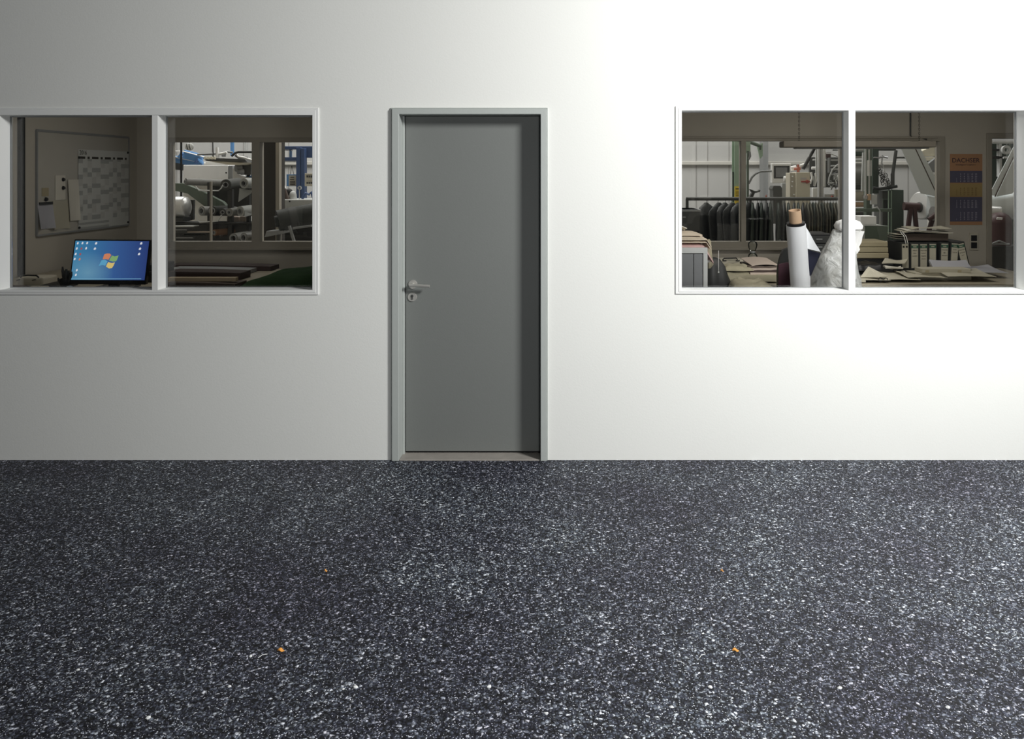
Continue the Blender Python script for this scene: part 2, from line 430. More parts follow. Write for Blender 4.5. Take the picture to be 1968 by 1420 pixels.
def window(name, W, label):
    r = thing(name, None, None, ((W['ix0'] + W['ix1']) / 2, 0, W['oz0'])); struct(r); r['label'] = label
    b = MB(); ring_frame(b, W['ox0'], W['ox1'], W['oz0'], W['oz1'], W['ox0'] + .018, W['ox1'] - .018, W['oz0'] + .012, W['oz1'] - .014, -0.008, 0.0)
    ring_frame(b, W['ox0'] + .018, W['ox1'] - .018, W['oz0'] + .012, W['oz1'] - .014, W['ix0'], W['ix1'], W['iz0'], W['iz1'], -0.0105, TH)
    b.build('window_frame', 'white_paint', r, 0.0025)
    b = MB(); b.box(W['mx0'], W['mx1'], -0.009, TH, W['iz0'], W['iz1']); b.build('mullion', 'white_paint', r, 0.002)
    for a, c in ((W['ix0'], W['mx0']), (W['mx1'], W['ix1'])):
        MB().box(a + .004, c - .004, .098, .104, W['iz0'] + .004, W['iz1'] - .004).build('window_pane', 'glass', r)
        b = MB(); ring_frame(b, a, c, W['iz0'], W['iz1'], a + .007, c - .007, W['iz0'] + .006, W['iz1'] - .006, .088, .097)
        b.build('gasket', 'mid_grey', r)
    return r
window('window_1', W1, 'white framed two-pane window left of the grey door')
window('window_2', W2, 'white framed two-pane window at the bright right end of the wall')

# door
r = struct(thing('door_1', 'grey flush door in a light grey frame between the two windows', None, (D1['ix0'], 0, 0)))
b = MB()
def door_ring(b, o, i, zo, zi, y0, y1):
    b.prism([(D1['ox0'] + o, 0), (D1['ox0'] + o, zo), (D1['ox1'] - o, zo), (D1['ox1'] - o, 0), (i[1], 0), (i[1], zi), (i[0], zi), (i[0], 0)], y0, y1)
door_ring(b, 0.0, (D1['ox0'] + .007, D1['ox1'] - .007), D1['oz1'], D1['oz1'] - .007, -0.012, 0.0)
door_ring(b, .007, (D1['ix0'], D1['ix1']), D1['oz1'] - .007, D1['iz1'], -0.022, 0.19)
b.build('door_frame', 'frame_grey', r, 0.004, seg=3)
YL = 0.105
MB().box(D1['ix0'], D1['ix0'] + .012, YL - .018, YL + .06, 0, D1['iz1'] - .004).build('door_stop', 'frame_grey', r, .002)
MB().box(D1['ix0'] + .010, D1['ix1'], YL + .012, YL + .05, 0.0, D1['iz1']).build('door_rebate', 'black_gap', r)
leaf = MB().box(D1['ix0'] + .016, D1['ix1'] - .006, YL, YL + .04, 0.018, D1['iz1'] - .004).build('door_leaf', 'door_grey', r, .002)
tz = MB().box(D1['ix0'], D1['ix1'], -0.012, YL + .05, -0.02, 0.006).build('threshold', 'threshold', r, .003)
c = at(793.5, 546.5, YL)
MB().cyl((c.x, YL, c.z), (c.x, YL - .008, c.z), .028, .026, 40).build('rosette', 'steel', leaf, 0, True)
b = MB(); b.tube([(c.x, YL - .004, c.z), (c.x, YL - .04, c.z), (c.x + .004, YL - .05, c.z), (c.x + .014, YL - .054, c.z), (c.x + .112, YL - .054, c.z - .004)], .0095, 16)
b.cyl((c.x - .012, YL - .054, c.z + .0005), (c.x + .02, YL - .054, c.z), .0095, .0095, 16)
b.build('door_handle', 'steel', leaf, 0, True)
c = at(792.5, 570.5, YL)
MB().cyl((c.x, YL, c.z), (c.x, YL - .007, c.z), .0285, .0265, 40).build('key_escutcheon', 'steel', leaf, 0, True)
b = MB(); b.cyl((c.x, YL - .007, c.z + .007), (c.x, YL - .011, c.z + .007), .0085, .0085, 20); b.rbox((c.x, YL - .009, c.z - .006), (.009, .004, .018)); b.build('lock_cylinder', 'dark_grey', leaf, 0, True)
MB().box(c.x - .001, c.x + .001, YL - .0125, YL - .010, c.z - .001, c.z + .013).build('keyhole', 'black', leaf)

# office block: left room, corridor, right room
YB0, YB1 = 3.2, 3.3
bx = lambda px: (px - CX) * 8.2 / F
bz = lambda py: CAMZ - (py - CY) * 8.2 / F
XL = -4.26
zs0, zs1 = bz(464.5), bz(273)
H3 = [(bx(328), bx(485), zs0, zs1), (bx(500), bx(690), zs0, zs1)]
H4 = [(bx(1200), bx(1424), zs0, bz(271)), (bx(1433), bx(1617), zs0, bz(271)), (bx(1640), bx(1805), zs0, bz(271))]
HD = (bx(1905), bx(2060), 0.0, bz(266))
wall_xz('wall_back', -9, 8, 0, 5.2, YB0, YB1 - .004, [(h[0] - .014, h[1] + .014, h[2] - .02, h[3] + .02) for h in H3 + H4] + [HD], 'office_wall')
for nm, x in (('wall_left', XL - .1), ('wall_divider', -1.3), ('wall_divider', 0.25), ('wall_right', 5.4)):
    struct(MB().box(x, x + .1, TH, YB0, 0, 2.7).build(nm, 'office_wall'))
struct(MB().box(-9, 8, TH, YB0, 2.7, 2.8).build('ceiling', 'office_ceiling'))
struct(MB().box(-9, 8, 0.2, YB0, -.1, 0.0).build('floor_office', 'office_floor'))
# hall
struct(MB().box(-11, 13, YB0, 12, -.1, 0).build('floor_hall', 'hall_floor'))
YF = 10.5
struct(MB().box(-11, 13, YF, YF + .2, 0, 6.6).build('wall_far', 'hall_wall'))
struct(MB().box(-11.2, -11, YB0, YF, 0, 6.6).build('wall_hall_left', 'hall_wall_dark'))
struct(MB().box(13, 13.2, YB0, YF, 0, 6.6).build('wall_hall_right', 'hall_wall_dark'))
struct(MB().box(-11.2, 13.2, YB0, YF + .2, 6.6, 6.7).build('ceiling_hall', 'hall_wall'))
struct(MB().box(-11, 13, YB0 + .0, YB1, 5.2, 6.6).build('wall_upper', 'hall_wall_dark'))
a = at(0, 317, YF).z; bb = at(0, 310, YF).z
struct(MB().box(-11, 13, YF - .06, YF, a, bb).build('trim_1', 'hall_rail', None, .01))
b = MB()
for px in (1338, 1401, 1360, 1620, 1745, 340, 408, 468, 555): 
    q = at(px, 300, YF); b.box(q.x - .008, q.x + .008, YF - .006, YF, 0, 5)
struct(b.build('trim_2', 'seam'))

def inner_window(name, spans, z0, z1, label):
    r = struct(thing(name, label, None, ((spans[0][0] + spans[-1][1]) / 2, YB0, z0)))
    o = wall_xz('window_frame', spans[0][0] - .05, spans[-1][1] + .05, z0 - .055, z1 + .045, YB0 - .018, YB1, [(a, c, z0, z1) for a, c in spans], 'interior_frame')
    del o['kind']; o.parent = r; o.location = o.location - r.location
    for a, c in spans: MB().box(a, c, YB0 + .05, YB0 + .056, z0, z1).build('window_pane', 'glass', r)
    MB().box(spans[0][0] - .06, spans[-1][1] + .06, YB0 - .045, YB0 - .005, z0 - .08, z0 - .055).build('window_sill', 'interior_frame', r, .004)
inner_window('window_3', [(h[0], h[1]) for h in H3], zs0, zs1, 'office window into the hall behind the left pane')
inner_window('window_4', [(h[0], h[1]) for h in H4], zs0, bz(271), 'office window into the hall behind the right room')
r = struct(thing('door_2', 'open doorway into the hall beside the wall calendar', None, (HD[0], YB0, 0)))
MB().prism([(HD[0] - .05, 0), (HD[0] - .05, HD[3] + .05), (HD[1] + .05, HD[3] + .05), (HD[1] + .05, 0), (HD[1], 0), (HD[1], HD[3]), (HD[0], HD[3]), (HD[0], 0)], YB0 - .02, YB1 + .01).build('door_frame', 'interior_frame', r, .004)
MB().box(HD[0] + .01, HD[1] - .01, YB0 + .05, YB0 + .056, .01, HD[3] - .01).build('door_glass', 'glass', r)
# trunking above the right windows, dark strip on the left wall
a = bz(264); struct(MB().box(bx(1150), bx(1800), YB0 - .03, YB0, a - .012, a + .006).build('trim_3', 'interior_frame', None, .003))
d = F * 4.26 / (CX - 38); struct(MB().box(XL, XL + .025, d + CAMY - .03, d + CAMY + .03, .93, 2.7).build('trim_4', 'black', None, .003))
# dark hall pillar and light post behind the left room window
a = at(501, 300, 4.3); c = at(530, 300, 4.3); struct(MB().box(a.x, c.x, 4.3, 4.6, 0, 6.6).build('pillar', 'pillar_dark'))

# ================================================================= ASPHALT BITS
random.seed(4)
def floor_at(px, py):
    d = CAMZ * F / (py - CY); return Vector(((px - CX) * d / F, d + CAMY, 0))
spots = [(813, 1230, 'largest white stone chip, on the asphalt below the left half of the door'), (1672, 1230, 'larger white stone chip halfway down the asphalt below the right window'), (683, 1322, 'right one of two white stone chips close together below the door handle'),
    (660, 1325, 'left one of two white stone chips close together below the door handle'), (1614, 1323, 'white stone chip near the bottom edge below the mullion of the right window'), (285, 1381, 'white stone chip near the bottom edge below the monitor'),
    (441, 1320, 'white stone chip below and left of the orange leaf scrap under the left window'), (940, 1321, 'white stone chip on the asphalt below the middle of the door'), (1365, 1322, 'white stone chip below and left of the right orange leaf scrap'),
    (1291, 1360, 'white stone chip near the bottom edge between door and right window'), (1822, 1361, 'white stone chip nearest the lower right corner of the asphalt'), (482, 1262, 'pale stone chip just left of the orange leaf scrap under the left window'),
    (1050, 1372, 'white stone chip near the bottom edge below the right door jamb'), (150, 1288, 'white stone chip nearest the lower left corner of the asphalt')]
for i, (px, py, lab) in enumerate(spots):
    q = floor_at(px, py); s = random.uniform(.004, .0075) * (1.25 if i == 0 else 1); b = MB()
    b.ball((q.x, q.y, s * .42), (s * random.uniform(.9, 1.5), s, s * .6), 7)
    for v in b.b.verts: v.co += Vector((random.uniform(-1, 1), random.uniform(-1, 1), random.uniform(-.6, .6))) * s * .22
    for v in b.b.verts: v.co.z = max(v.co.z, 0.0003)
    tag(b.build('stone_chip', 'pebble'), lab, 'stone', 'white stone chips on the asphalt')
for px, py, l, an, lab in ((540, 1251, .016, .2, 'orange leaf scrap on the asphalt below the left window'), (1414, 1251, .016, .2, 'orange leaf scrap on the asphalt below the right window'),
                           (626, 1098, .009, .5, 'tiny orange crumb on the asphalt left of the door'), (1388, 1098, .009, .5, 'tiny orange crumb on the asphalt right of the door')):
    q = floor_at(px, py)
    b = MB(); b.sheet(lambda u, v: Vector((q.x + (u - .5) * l * 1.5, q.y + (v - .5) * l * (1 - abs(2 * u - 1) * .7), .003 + .004 * math.sin(u * 5) + .002 * v)), 6, 3, (0, 0, -.002))
    tag(b.build('leaf_scrap', 'leaf_orange'), lab, 'leaf')
for px, py, l, an, lab in ((505, 1262, .03, .6, 'curved pale fibre between the stone chip and the left orange leaf scrap'), (477, 1173, .024, -.6, 'short pale fibre above the left orange leaf scrap'), (402, 1277, .03, -.7, 'pale fibre left of and below the left orange leaf scrap'),
        (1308, 1275, .03, -.5, 'straight pale fibre left of the right orange leaf scrap'), (1350, 1262, .03, .6, 'curved pale fibre just left of the right orange leaf scrap'), (1800, 1276, .028, -.5, 'pale fibre on the asphalt below the wall calendar')):
    q = floor_at(px, py); v = Vector((math.cos(an), math.sin(an) * 1.4, 0)) * l / 2; n = Vector((-v.y, v.x, 0)) * .25
    b = MB().tube([q - v + Vector((0, 0, .003)), q + n + Vector((0, 0, .005)), q + v + Vector((0, 0, .003))], .0011, 5)
    tag(b.build('straw_fibre', 'pebble'), lab, 'fibre', 'pale fibres on the asphalt')

#__REST__
# ================================================================= LEFT OFFICE
LD = 1.5708
# ---- desk along the window
r = thing('office_desk', 'long pale desk running under the left window to the side wall', 'desk', (-2.9, 1.2, 0))
MB().box(XL + .02, -1.45, .62, 1.95, .89, .92).build('desk_top', 'desk_top', r, .004)
for x in (XL + .06, -2.9, -1.55):
    MB().box(x, x + .04, .7, 1.88, 0, .89).build('leg', 'mid_grey', r)

# ---- monitor
ym = 0.75
p0 = at(137.5, 461, ym); p1 = at(284.5, 546, ym); cx, cz = (p0.x + p1.x) / 2, (p0.z + p1.z) / 2; mw, mh = p1.x - p0.x, p0.z - p1.z
r = thing('computer_monitor', 'black widescreen monitor showing a blue desktop on the desk by the left window', 'monitor', (cx, ym + .05, .92))
sh = 5.0 / 278  # the picture shows the panel sheared by a slight swivel of the head
def mp(u, v, y):  # u, v in 0..1 across the panel, tilt of the head about the view axis
    a = math.radians(-0.4)
    X = (u - .5) * mw; Z = (.5 - v) * mh
    return Vector((cx + X * math.cos(a) - Z * math.sin(a) + Z * .055, y + (.5 - v) * .035, cz + X * math.sin(a) + Z * math.cos(a)))
def mquad(b, u0, u1, v0, v1, y0, y1):
    vs = [b.b.verts.new(mp(u, v, y)) for y in (y0, y1) for u, v in ((u0, v0), (u1, v0), (u1, v1), (u0, v1))]
    for f in ((0, 1, 2, 3), (7, 6, 5, 4), (0, 4, 5, 1), (1, 5, 6, 2), (2, 6, 7, 3), (3, 7, 4, 0)): b.b.faces.new([vs[i] for i in f])
b = MB(); mquad(b, 0, 1, 0, 1, ym, ym + .035); b.build('bezel', 'gloss_black', r, .003)
U0, U1, V0, V1 = .018, .982, .028, .90
b = MB(); mquad(b, U0, U1, V0, V1, ym - .0015, ym + .002); scr = b.build('screen', 'screen', r)
su = lambda px: U0 + (px - 141) / (285 - 141) * (U1 - U0)
sv = lambda py: V0 + (py - 461.5) / (539.5 - 461.5) * (V1 - V0)
def mpoly(b, pts, y=ym - .0022):
    vs = [b.b.verts.new(mp(su(p[0]), sv(p[1]), y)) for p in pts]; b.b.faces.new(vs)
    ws = [b.b.verts.new(mp(su(p[0]), sv(p[1]), y + .0006)) for p in pts]; b.b.faces.new(ws[::-1])
    for i in range(len(pts)): j = (i + 1) % len(pts); b.b.faces.new((vs[i], ws[i], ws[j], vs[j]))
zp = lambda x, y: (120 + x * 180 / 1966.0, 430 + y * 130 / 1420.0)   # reading off the close view of the screen
flag = dict(px_orange=[(880, 640), (930, 618), (990, 618), (1032, 650), (1010, 700), (985, 755), (930, 742), (860, 745)],
            px_green=[(1048, 662), (1110, 682), (1190, 660), (1165, 760), (1140, 790), (1080, 795), (1000, 772), (1020, 720)],
            px_blue=[(840, 765), (905, 755), (970, 785), (950, 840), (932, 885), (870, 870), (795, 890), (815, 830)],
            px_yellow=[(985, 805), (1060, 825), (1130, 812), (1105, 890), (1080, 935), (1020, 945), (950, 905), (965, 850)])
for k, pts in flag.items():
    b = MB(); mpoly(b, [zp(*p) for p in pts]); b.build('logo_pane', k, scr)
for x, y, k in ((285, 395, 'px_white'), (385, 392, 'px_white'), (485, 390, 'px_white'), (677, 395, 'px_white'), (665, 512, 'px_white'), (278, 512, 'px_white'), (378, 512, 'px_red'), (478, 505, 'px_white'),
                (270, 630, 'px_white'), (368, 635, 'px_red'), (262, 742, 'px_white'), (368, 745, 'px_orange'), (338, 985, 'px_white'), (1640, 390, 'px_white'), (1628, 508, 'px_white'), (1622, 622, 'px_white'), (330, 1085, 'px_white')):
    s = 26 if x > 600 else 20; b = MB(); mpoly(b, [zp(x - s, y + 24), zp(x - s * .6, y - 16), zp(x + s * .3, y - 28), zp(x + s, y - 10), zp(x + s * .8, y + 20), zp(x, y + 30)]); b.build('desktop_icon', k, scr)
b = MB(); mpoly(b, [zp(195, 1172), zp(1730, 1160), zp(1730, 1170), zp(195, 1184)]); b.build('taskbar', 'px_line', scr)
b = MB(); b.box(cx - .03, cx + .03, ym + .035, ym + .075, .925, cz); b.build('stand', 'gloss_black', r, .004)
b = MB(); b.box(cx - .13, cx + .13, ym - .03, ym + .17, .92, .932); b.build('base', 'gloss_black', r, .004)

# ---- pen holder with pens
q = at(122, 545, .72)
r = thing('pen_holder', 'dark pen holder filled with dark pens beside the monitor', 'pen holder', (q.x, .74, .92))
MB().lathe([(.03, .0), (.032, .002), (.034, .075), (.030, .075), (.028, .01)], (q.x, .74, .92), 20).build('cup', 'black', r, 0, True)
for a, t, h, w_ in ((-.028, .02, .155, .010), (-.016, 0, .13, .008), (.006, .0, .14, .014), (.018, .01, .13, .009), (.045, -.01, .125, .011), (.055, .015, .11, .009), (-.045, 0, .08, .008)):
    b = MB(); b.tube([(q.x + a * .2, .74 + t * .3, .925), (q.x + a, .74 + t, .92 + h * .8), (q.x + a * 1.1, .74 + t, .92 + h)], [w_ * .7, w_, w_ * .5], 8); b.build('pen', 'charcoal', r, 0, True)
# things on the desk left of the monitor
q = at(104, 546, .8)
b = MB(); b.sheet(lambda u, v: Vector((q.x - .075 + u * .16, .74 + v * .2, .945 + .006 * math.sin(u * 4) + .004 * v)), 8, 4, (0, 0, -.02)); tag(b.build('notebook', 'black', None, 0, False), 'black notebook lying below the pen holder', 'notebook')
q = at(60, 540, .9)
r = thing('carry_case', 'beige case with a dark strap handle at the far left of the desk', 'case', (q.x, .98, .92))
MB().box(q.x - .09, q.x + .095, .88, 1.05, .92, .985).build('body', 'beige', r, .012)
b = MB(); b.tube([(q.x - .055, .87, .985), (q.x - .045, .865, .997), (q.x, .86, 1.003), (q.x + .06, .865, 1.000), (q.x + .075, .87, .985)], [.004, .005, .0045, .006, .005], 8); b.build('handle', 'black', r, 0, True)
for x in (-.075, .035): MB().rbox((q.x + x, .876, .968), (.022, .012, .006), (0, -.2, 0)).build('clasp', 'black', r)
b = MB(); b.box(q.x - .10, q.x + .05, .70, .80, .92, .943); tag(b.build('paper_tray', 'brown_dark', None, .003), 'brown flat tray in front of the beige case', 'tray')
q = at(73, 551, .68); tag(MB().box(q.x - .045, q.x + .07, .66, .69, .92, .952).build('cardboard_box', 'beige', None, .003), 'small beige carton on the left desk beside the brown tray', 'box')
q = at(130, 547, .66); tag(MB().lathe([(.018, 0), (.02, .002), (.02, .028), (.012, .032)], (q.x, .68, .92), 20).build('tape_roll', 'light_grey', None, 0, True), 'pale tape roll lying in front of the pen holder', 'tape')
q = at(290, 540, 1.2)
b = MB(); b.box(q.x - .07, q.x + .08, 1.1, 1.4, .92, 1.0); b.box(q.x - .04, q.x + .09, 1.12, 1.38, 1.0, 1.05)
tag(b.build('document_tray', 'charcoal', None, .006), 'dark tray behind the right edge of the monitor', 'tray')

# ---- whiteboard on the side wall
def wl(px, py):
    d = F * 4.26 / (CX - px); return Vector((XL, d + CAMY, CAMZ - (py - CY) * d / F))
a = wl(68, 250); c = wl(245, 264); lo = wl(68, 453).z; lo2 = wl(245, 432).z; zt = (a.z + c.z) / 2; zb = (lo + lo2) / 2
r = thing('whiteboard', 'whiteboard hanging on the side wall of the left office, covered in papers', 'whiteboard', (XL, (a.y + c.y) / 2, zb))
MB().box(XL, XL + .012, a.y, c.y, zb, zt).build('board', 'whiteboard', r)
b = MB(); 
for y0, y1, z0, z1 in ((a.y, c.y, zt - .012, zt + .008), (a.y, c.y, zb - .008, zb + .008), (a.y - .004, a.y + .008, zb, zt), (c.y - .008, c.y + .006, zb, zt)): b.box(XL, XL + .018, y0, y1, z0, z1)
b.build('board_frame', 'mid_grey', r, .002)
# planner
def onwall(nm, px0, px1, ztop, zbot, m, label, x=.014, t=.002, curl=0.0, cat='paper', group=None):
    y0 = wl(px0, 300).y; y1 = wl(px1, 300).y
    b = MB(); b.sheet(lambda u, v: Vector((XL + x + curl * (abs(2 * u - 1) ** 2) * v, y0 + (y1 - y0) * u, ztop + (zbot - ztop) * v)), 8, 6, (-t, 0, 0))
    return tag(b.build(nm, m), label, cat, group), y0, y1
y0 = wl(147, 300).y; y1 = wl(244, 300).y; zt2 = wl(147, 287).z; zb2 = wl(147, 442).z
r = thing('year_planner', 'large year planner chart pinned to the right part of the whiteboard', 'wall calendar', (XL, (y0 + y1) / 2, zb2))
random.seed(11); b = MB(); cols, rows = 12, 35; PV = {}
zh = zt2 - (zt2 - zb2) * .09
def pv(i, k):
    if (i, k) not in PV: PV[(i, k)] = b.b.verts.new((XL + .016, y0 + (y1 - y0) * i / (cols * 2), zt2 + (zb2 - zt2) * k / rows))
    return PV[(i, k)]
offs = [random.randint(0, 6) for _ in range(cols)]
for i in range(cols * 2):
    for k in range(rows):
        f = b.b.faces.new((pv(i, k), pv(i + 1, k), pv(i + 1, k + 1), pv(i, k + 1))); c_ = i // 2
        if k == 3 and (i % 2 == 0 or c_ % 3 == 0): f.material_index = 3
        elif 4 <= k < 31: f.material_index = 2 if (k + offs[c_]) % 7 < 2 else (1 if (k // 4 + c_) % 3 == 0 else 0)
        elif k in (32, 34) and c_ < 7: f.material_index = 2
o = b.build('sheet', 'planner', r); [o.data.materials.append(M[k]) for k in ('planner_cell', 'planner_cell_dark', 'ink')]
text('year_text', '2016', .055, (XL + .017, y0 + .07, zt2 - .028), (LD, 0, LD), 'ink', r)
for yy, zz in ((y0 + .01, zt2 - .07), (y0 + .01, zb2 + .02), (y1 - .015, zb2 + .02), (y1 - .02, zt2 - .01)):
    MB().cyl((XL + .016, yy, zz), (XL + .026, yy, zz), .011, .009, 12).build('magnet', 'black', r)
o, _, _ = onwall('paper_sheet', 68, 97, wl(80, 390).z, wl(80, 440).z, 'paper_blue', 'curled sheet with a dark upper edge at the lower left of the whiteboard', .016, .002, .03)
q = wl(84, 391); tag(MB().box(XL + .016, XL + .026, wl(71, 300).y, wl(96, 300).y, q.z - .008, q.z + .012).build('magnet_strip', 'charcoal'), 'dark magnetic strip holding the curled sheet at its top', 'magnet')
onwall('paper_sheet', 103, 122, wl(112, 337).z, wl(112, 384).z, 'paper_white', 'small sheet held by two black magnets left of the planner', .016)
onwall('paper_sheet', 98, 128, wl(112, 385).z, wl(112, 440).z, 'paper', 'wide sheet hanging below the small sheet with two magnets', .015, .002, .015)
onwall('paper_sheet', 126, 146, wl(136, 345).z, wl(136, 424).z, 'paper_white', 'tall bulging sheet overlapping the left edge of the planner', .022, .002, .02)
onwall('note_sheet', 77, 90, wl(83, 361).z, wl(83, 377).z, 'beige_dark', 'small brownish note above the curled sheet', .016, .002, 0, 'note')
for px, py, lab in ((84, 383, 'black magnet under the small brownish note'), (117, 345, 'upper black magnet on the small sheet'), (117, 361, 'lower black magnet on the small sheet')):
    q = wl(px, py); tag(MB().cyl((XL + .018, q.y, q.z), (XL + .032, q.y, q.z), .017, .012, 14).build('magnet', 'black', None, 0, True), lab, 'magnet')

# ---- stuff on the desk in the second pane
b = MB()
q0 = at(450, 545, .75); q1 = at(604, 545, 1.1)
def gfn(u, v):
    x = q0.x - .03 + (-1.62 - q0.x + .03) * u; y = .66 + 1.1 * v
    h = .025 + .075 * min(1, u * 1.6) * (1 - .15 * v) + .018 * noise.noise(Vector((x * 6, y * 5, 2)))
    e = min(1, 8 * min(u, 1 - u, v, 1 - v)); return Vector((x, y, .921 + max(.004, h * e ** .5)))
b.sheet(gfn, 30, 20, (0, 0, 0)); 
for v in b.b.verts: pass
o = b.build('green_cloth', 'cloth_green', None, 0, True); tag(o, 'dark green cloth spread over the right end of the left desk', 'cloth')
tag(MB().pbox(322, 453, 533.5, 541, .72, .05).build('wooden_slat', 'wood_pale', None, .002), 'pale wooden slat lying along the desk front', 'slat')
p = [at(322, 512, 1.75), at(500, 516, 1.75)]
for i, (px0, px1, py0, py1, y, m, lab) in enumerate(((322, 520, 509.5, 517, 1.80, 'board_dark', 'dark brown board at the back of the left desk, topmost of the stack'),
                                              (322, 475, 517, 521, 1.58, 'mid_grey', 'thin grey board below the dark brown board on the left desk'),
                                              (322, 462, 522, 532, 1.25, 'board_dark', 'dark board in the middle of the left desk behind the pale slat'),
                                              (322, 452, 542.5, 549, .66, 'brown_dark', 'dark board closest to the window under the pale slat'))):
    a = at(px0, py0, y); c = at(px1, py1, y); zz = max(.921, c.z)
    b = MB(); b.sheet(lambda u, v: Vector((a.x + (c.x - a.x) * u, y + .2 * v, a.z - .012 * u * u)), 10, 2, (0, 0, -(a.z - .9215)))
    for vv in b.b.verts: vv.co.z = max(vv.co.z, .921)
    tag(b.build('dark_board', m), lab, 'board')

# ================================================================= RIGHT OFFICE
# grey cabinet
yc = .75; q = at(1360, 476, yc); X1 = q.x; X0 = X1 - .50; ZT = q.z
r = thing('storage_cabinet', 'grey two-door cabinet standing at the left edge of the right window', 'cabinet', ((X0 + X1) / 2, yc + .2, 0))
b = MB(); b.box(X0, X1, yc, yc + .42, ZT - .038, ZT); b.box(X1 - .030, X1, yc, yc + .42, 0, ZT - .038); b.box(X0, X0 + .03, yc, yc + .42, 0, ZT - .038); b.box(X0 + .03, X1 - .03, yc + .05, yc + .42, 0.04, ZT - .038)
b.build('body', 'light_grey', r, .002)
xm = at(1333.5, 500, yc).x
MB().box(xm + .002, X1 - .033, yc + .008, yc + .03, .06, ZT - .045).build('door', 'cab_grey', r, .002)
MB().box(X0 + .033, xm - .002, yc + .008, yc + .03, .06, ZT - .045).build('door', 'cab_grey', r, .002)
q = at(1364, 502, yc + .1); b = MB(); b.cyl((X1, yc + .1, q.z), (X1 + .018, yc + .1, q.z), .006, .006, 12); b.ball((X1 + .024, yc + .1, q.z), .010, 10); b.build('side_knob', 'bright_white', r, 0, True)
# cloths on the cabinet
def cloth(name, m, x0, x1, y0, y1, z, h, seed, label, cat='cloth', fall=None, group=None, amp=.02, folds=2):
    b = MB()
    for k in range(folds):
        hh = h / folds; zz = z + k * hh
        def fn(u, v, k=k, zz=zz, hh=hh):
            a = (u - .5) * 2; c = (v - .5) * 2
            x = x0 + (x1 - x0) * u; y = y0 + (y1 - y0) * v
            n = Vector((x * 9 + seed, y * 9, k * 3.1 + seed))
            x += amp * noise.noise(n); y += amp * noise.noise(n + Vector((5, 3, 1))) * .6
            e = max(0, 1 - max(abs(a), abs(c)) ** 5)
            zt = zz + hh * (.25 + .62 * e) + amp * .6 * (noise.noise(n * 1.7 + Vector((9, 9, 9))))* e
            if fall and x > fall: zt -= (x - fall) * 1.6
            return Vector((x, y, zt))
        b.sheet(fn, 18, 12, (0, 0, 0))
        vs = list(b.b.verts)[-19 * 13:]
        for v in vs:
            lowest = zz if not (fall and v.co.x > fall) else zz - (v.co.x - fall) * 1.6
            v.co.z = lowest - (0 if k == 0 else .002) - (.006 if fall and v.co.x > fall else 0)
    return tag(b.build(name, m, None, 0, True), label, cat, group)
zc = ZT
cloth('folded_coat', 'cloth_pink', X0 + .02, X1 + .045, yc + .03, yc + .33, zc, .030, 3, 'pinkish folded garment at the bottom of the pile on the grey cabinet', 'clothing', X1 - .02, None, .012, 1)
cloth('folded_coat', 'cloth_beige', X0 + .0, X1 + .03, yc + .02, yc + .35, zc + .032, .040, 8, 'beige coat with pocket flaps in the middle of the pile on the cabinet', 'clothing', X1 + .0, None, .014, 2)
cloth('folded_coat', 'cloth_beige', X0, X1 - .02, yc + .08, yc + .36, zc + .076, .026, 15, 'light coat lying flat on top of the pile on the cabinet', 'clothing', None, None, .014, 1)
q = at(1312, 452, yc + .1); b = MB(); b.sheet(lambda u, v: Vector((q.x - .16 + .19 * u, yc + .1 + .12 * v, zc + .13 + .08 * (1 - u) - .02 * v * v)), 6, 4, (0, .0, -.006)); tag(b.build('paper_sheet', 'paper_white'), 'white sheet sticking up on top of the coats on the cabinet', 'paper')
# coat hanging off the cabinet corner
q = at(1380, 485, yc + .25)
r = thing('hanging_coat', 'olive garment hanging off the corner of the grey cabinet, with a white cord', 'clothing', (X1 + .055, yc + .30, q.z - .22))
b = MB(); b.lathe([(.012, -.12), (.03, -.09), (.034, -.02), (.028, .04), (.022, .075), (.01, .09)], (X1 + .055, yc + .30, q.z), 24, .8, 3); b.build('cloth', 'cloth_olive', r, 0, True)
q = at(1381, 495, yc + .2); b = MB(); b.tube([(q.x, yc + .2, q.z + .05), (q.x, yc + .2, q.z - .06), (q.x + .001, yc + .2, q.z - .10)], .0016, 6); b.ball((q.x, yc + .2, q.z - .105), .006, 8); b.build('cord', 'white', r, 0, True)
b = MB(); b.lathe([(.06, 0.0), (.10, .04), (.12, .5), (.115, .90), (.10, 1.02), (.06, 1.07), (.02, 1.085)], (X1 + .13, yc + .56, 0), 28, .35, 9)
tag(b.build('dark_sack', 'charcoal', None, 0, True), 'tall dark sack standing between the grey cabinet and the paper piles', 'bag')

# work desk along the room
ZD = .84
r = thing('work_desk', 'long beige work desk covered in papers behind the right window', 'desk', (2.5, 2.0, 0))
MB().box(1.28, 4.0, 1.62, 2.72, ZD - .04, ZD).build('desk_top', 'desk_top', r, .005)
for x in (1.32, 2.6, 3.92): MB().box(x, x + .04, 1.7, 2.65, 0, ZD - .04).build('leg', 'mid_grey', r)
MB().box(1.36, 3.92, 1.66, 1.68, ZD - .14, ZD - .04).build('apron', 'charcoal', r)
# low packing table with crumpled cloth
r = thing('packing_table', 'low dark packing table directly inside the right window', 'table', (1.2, 1.1, 0))
MB().box(1.22, 1.45, .95, 1.5, .80, .83).build('table_top', 'brown_dark', r, .004)
for x in (1.225, 1.415):
    for y in (.98, 1.44): MB().box(x, x + .03, y, y + .03, 0, .80).build('leg', 'mid_grey', r)
cloth('crumpled_cloth', 'cloth_olive', at(1410, 545, 1.0).x, at(1486, 545, 1.0).x, .97, 1.4, .831, .10, 21, 'pale crumpled cloth heaped at the very bottom of the window', 'cloth', None, None, .045, 2)
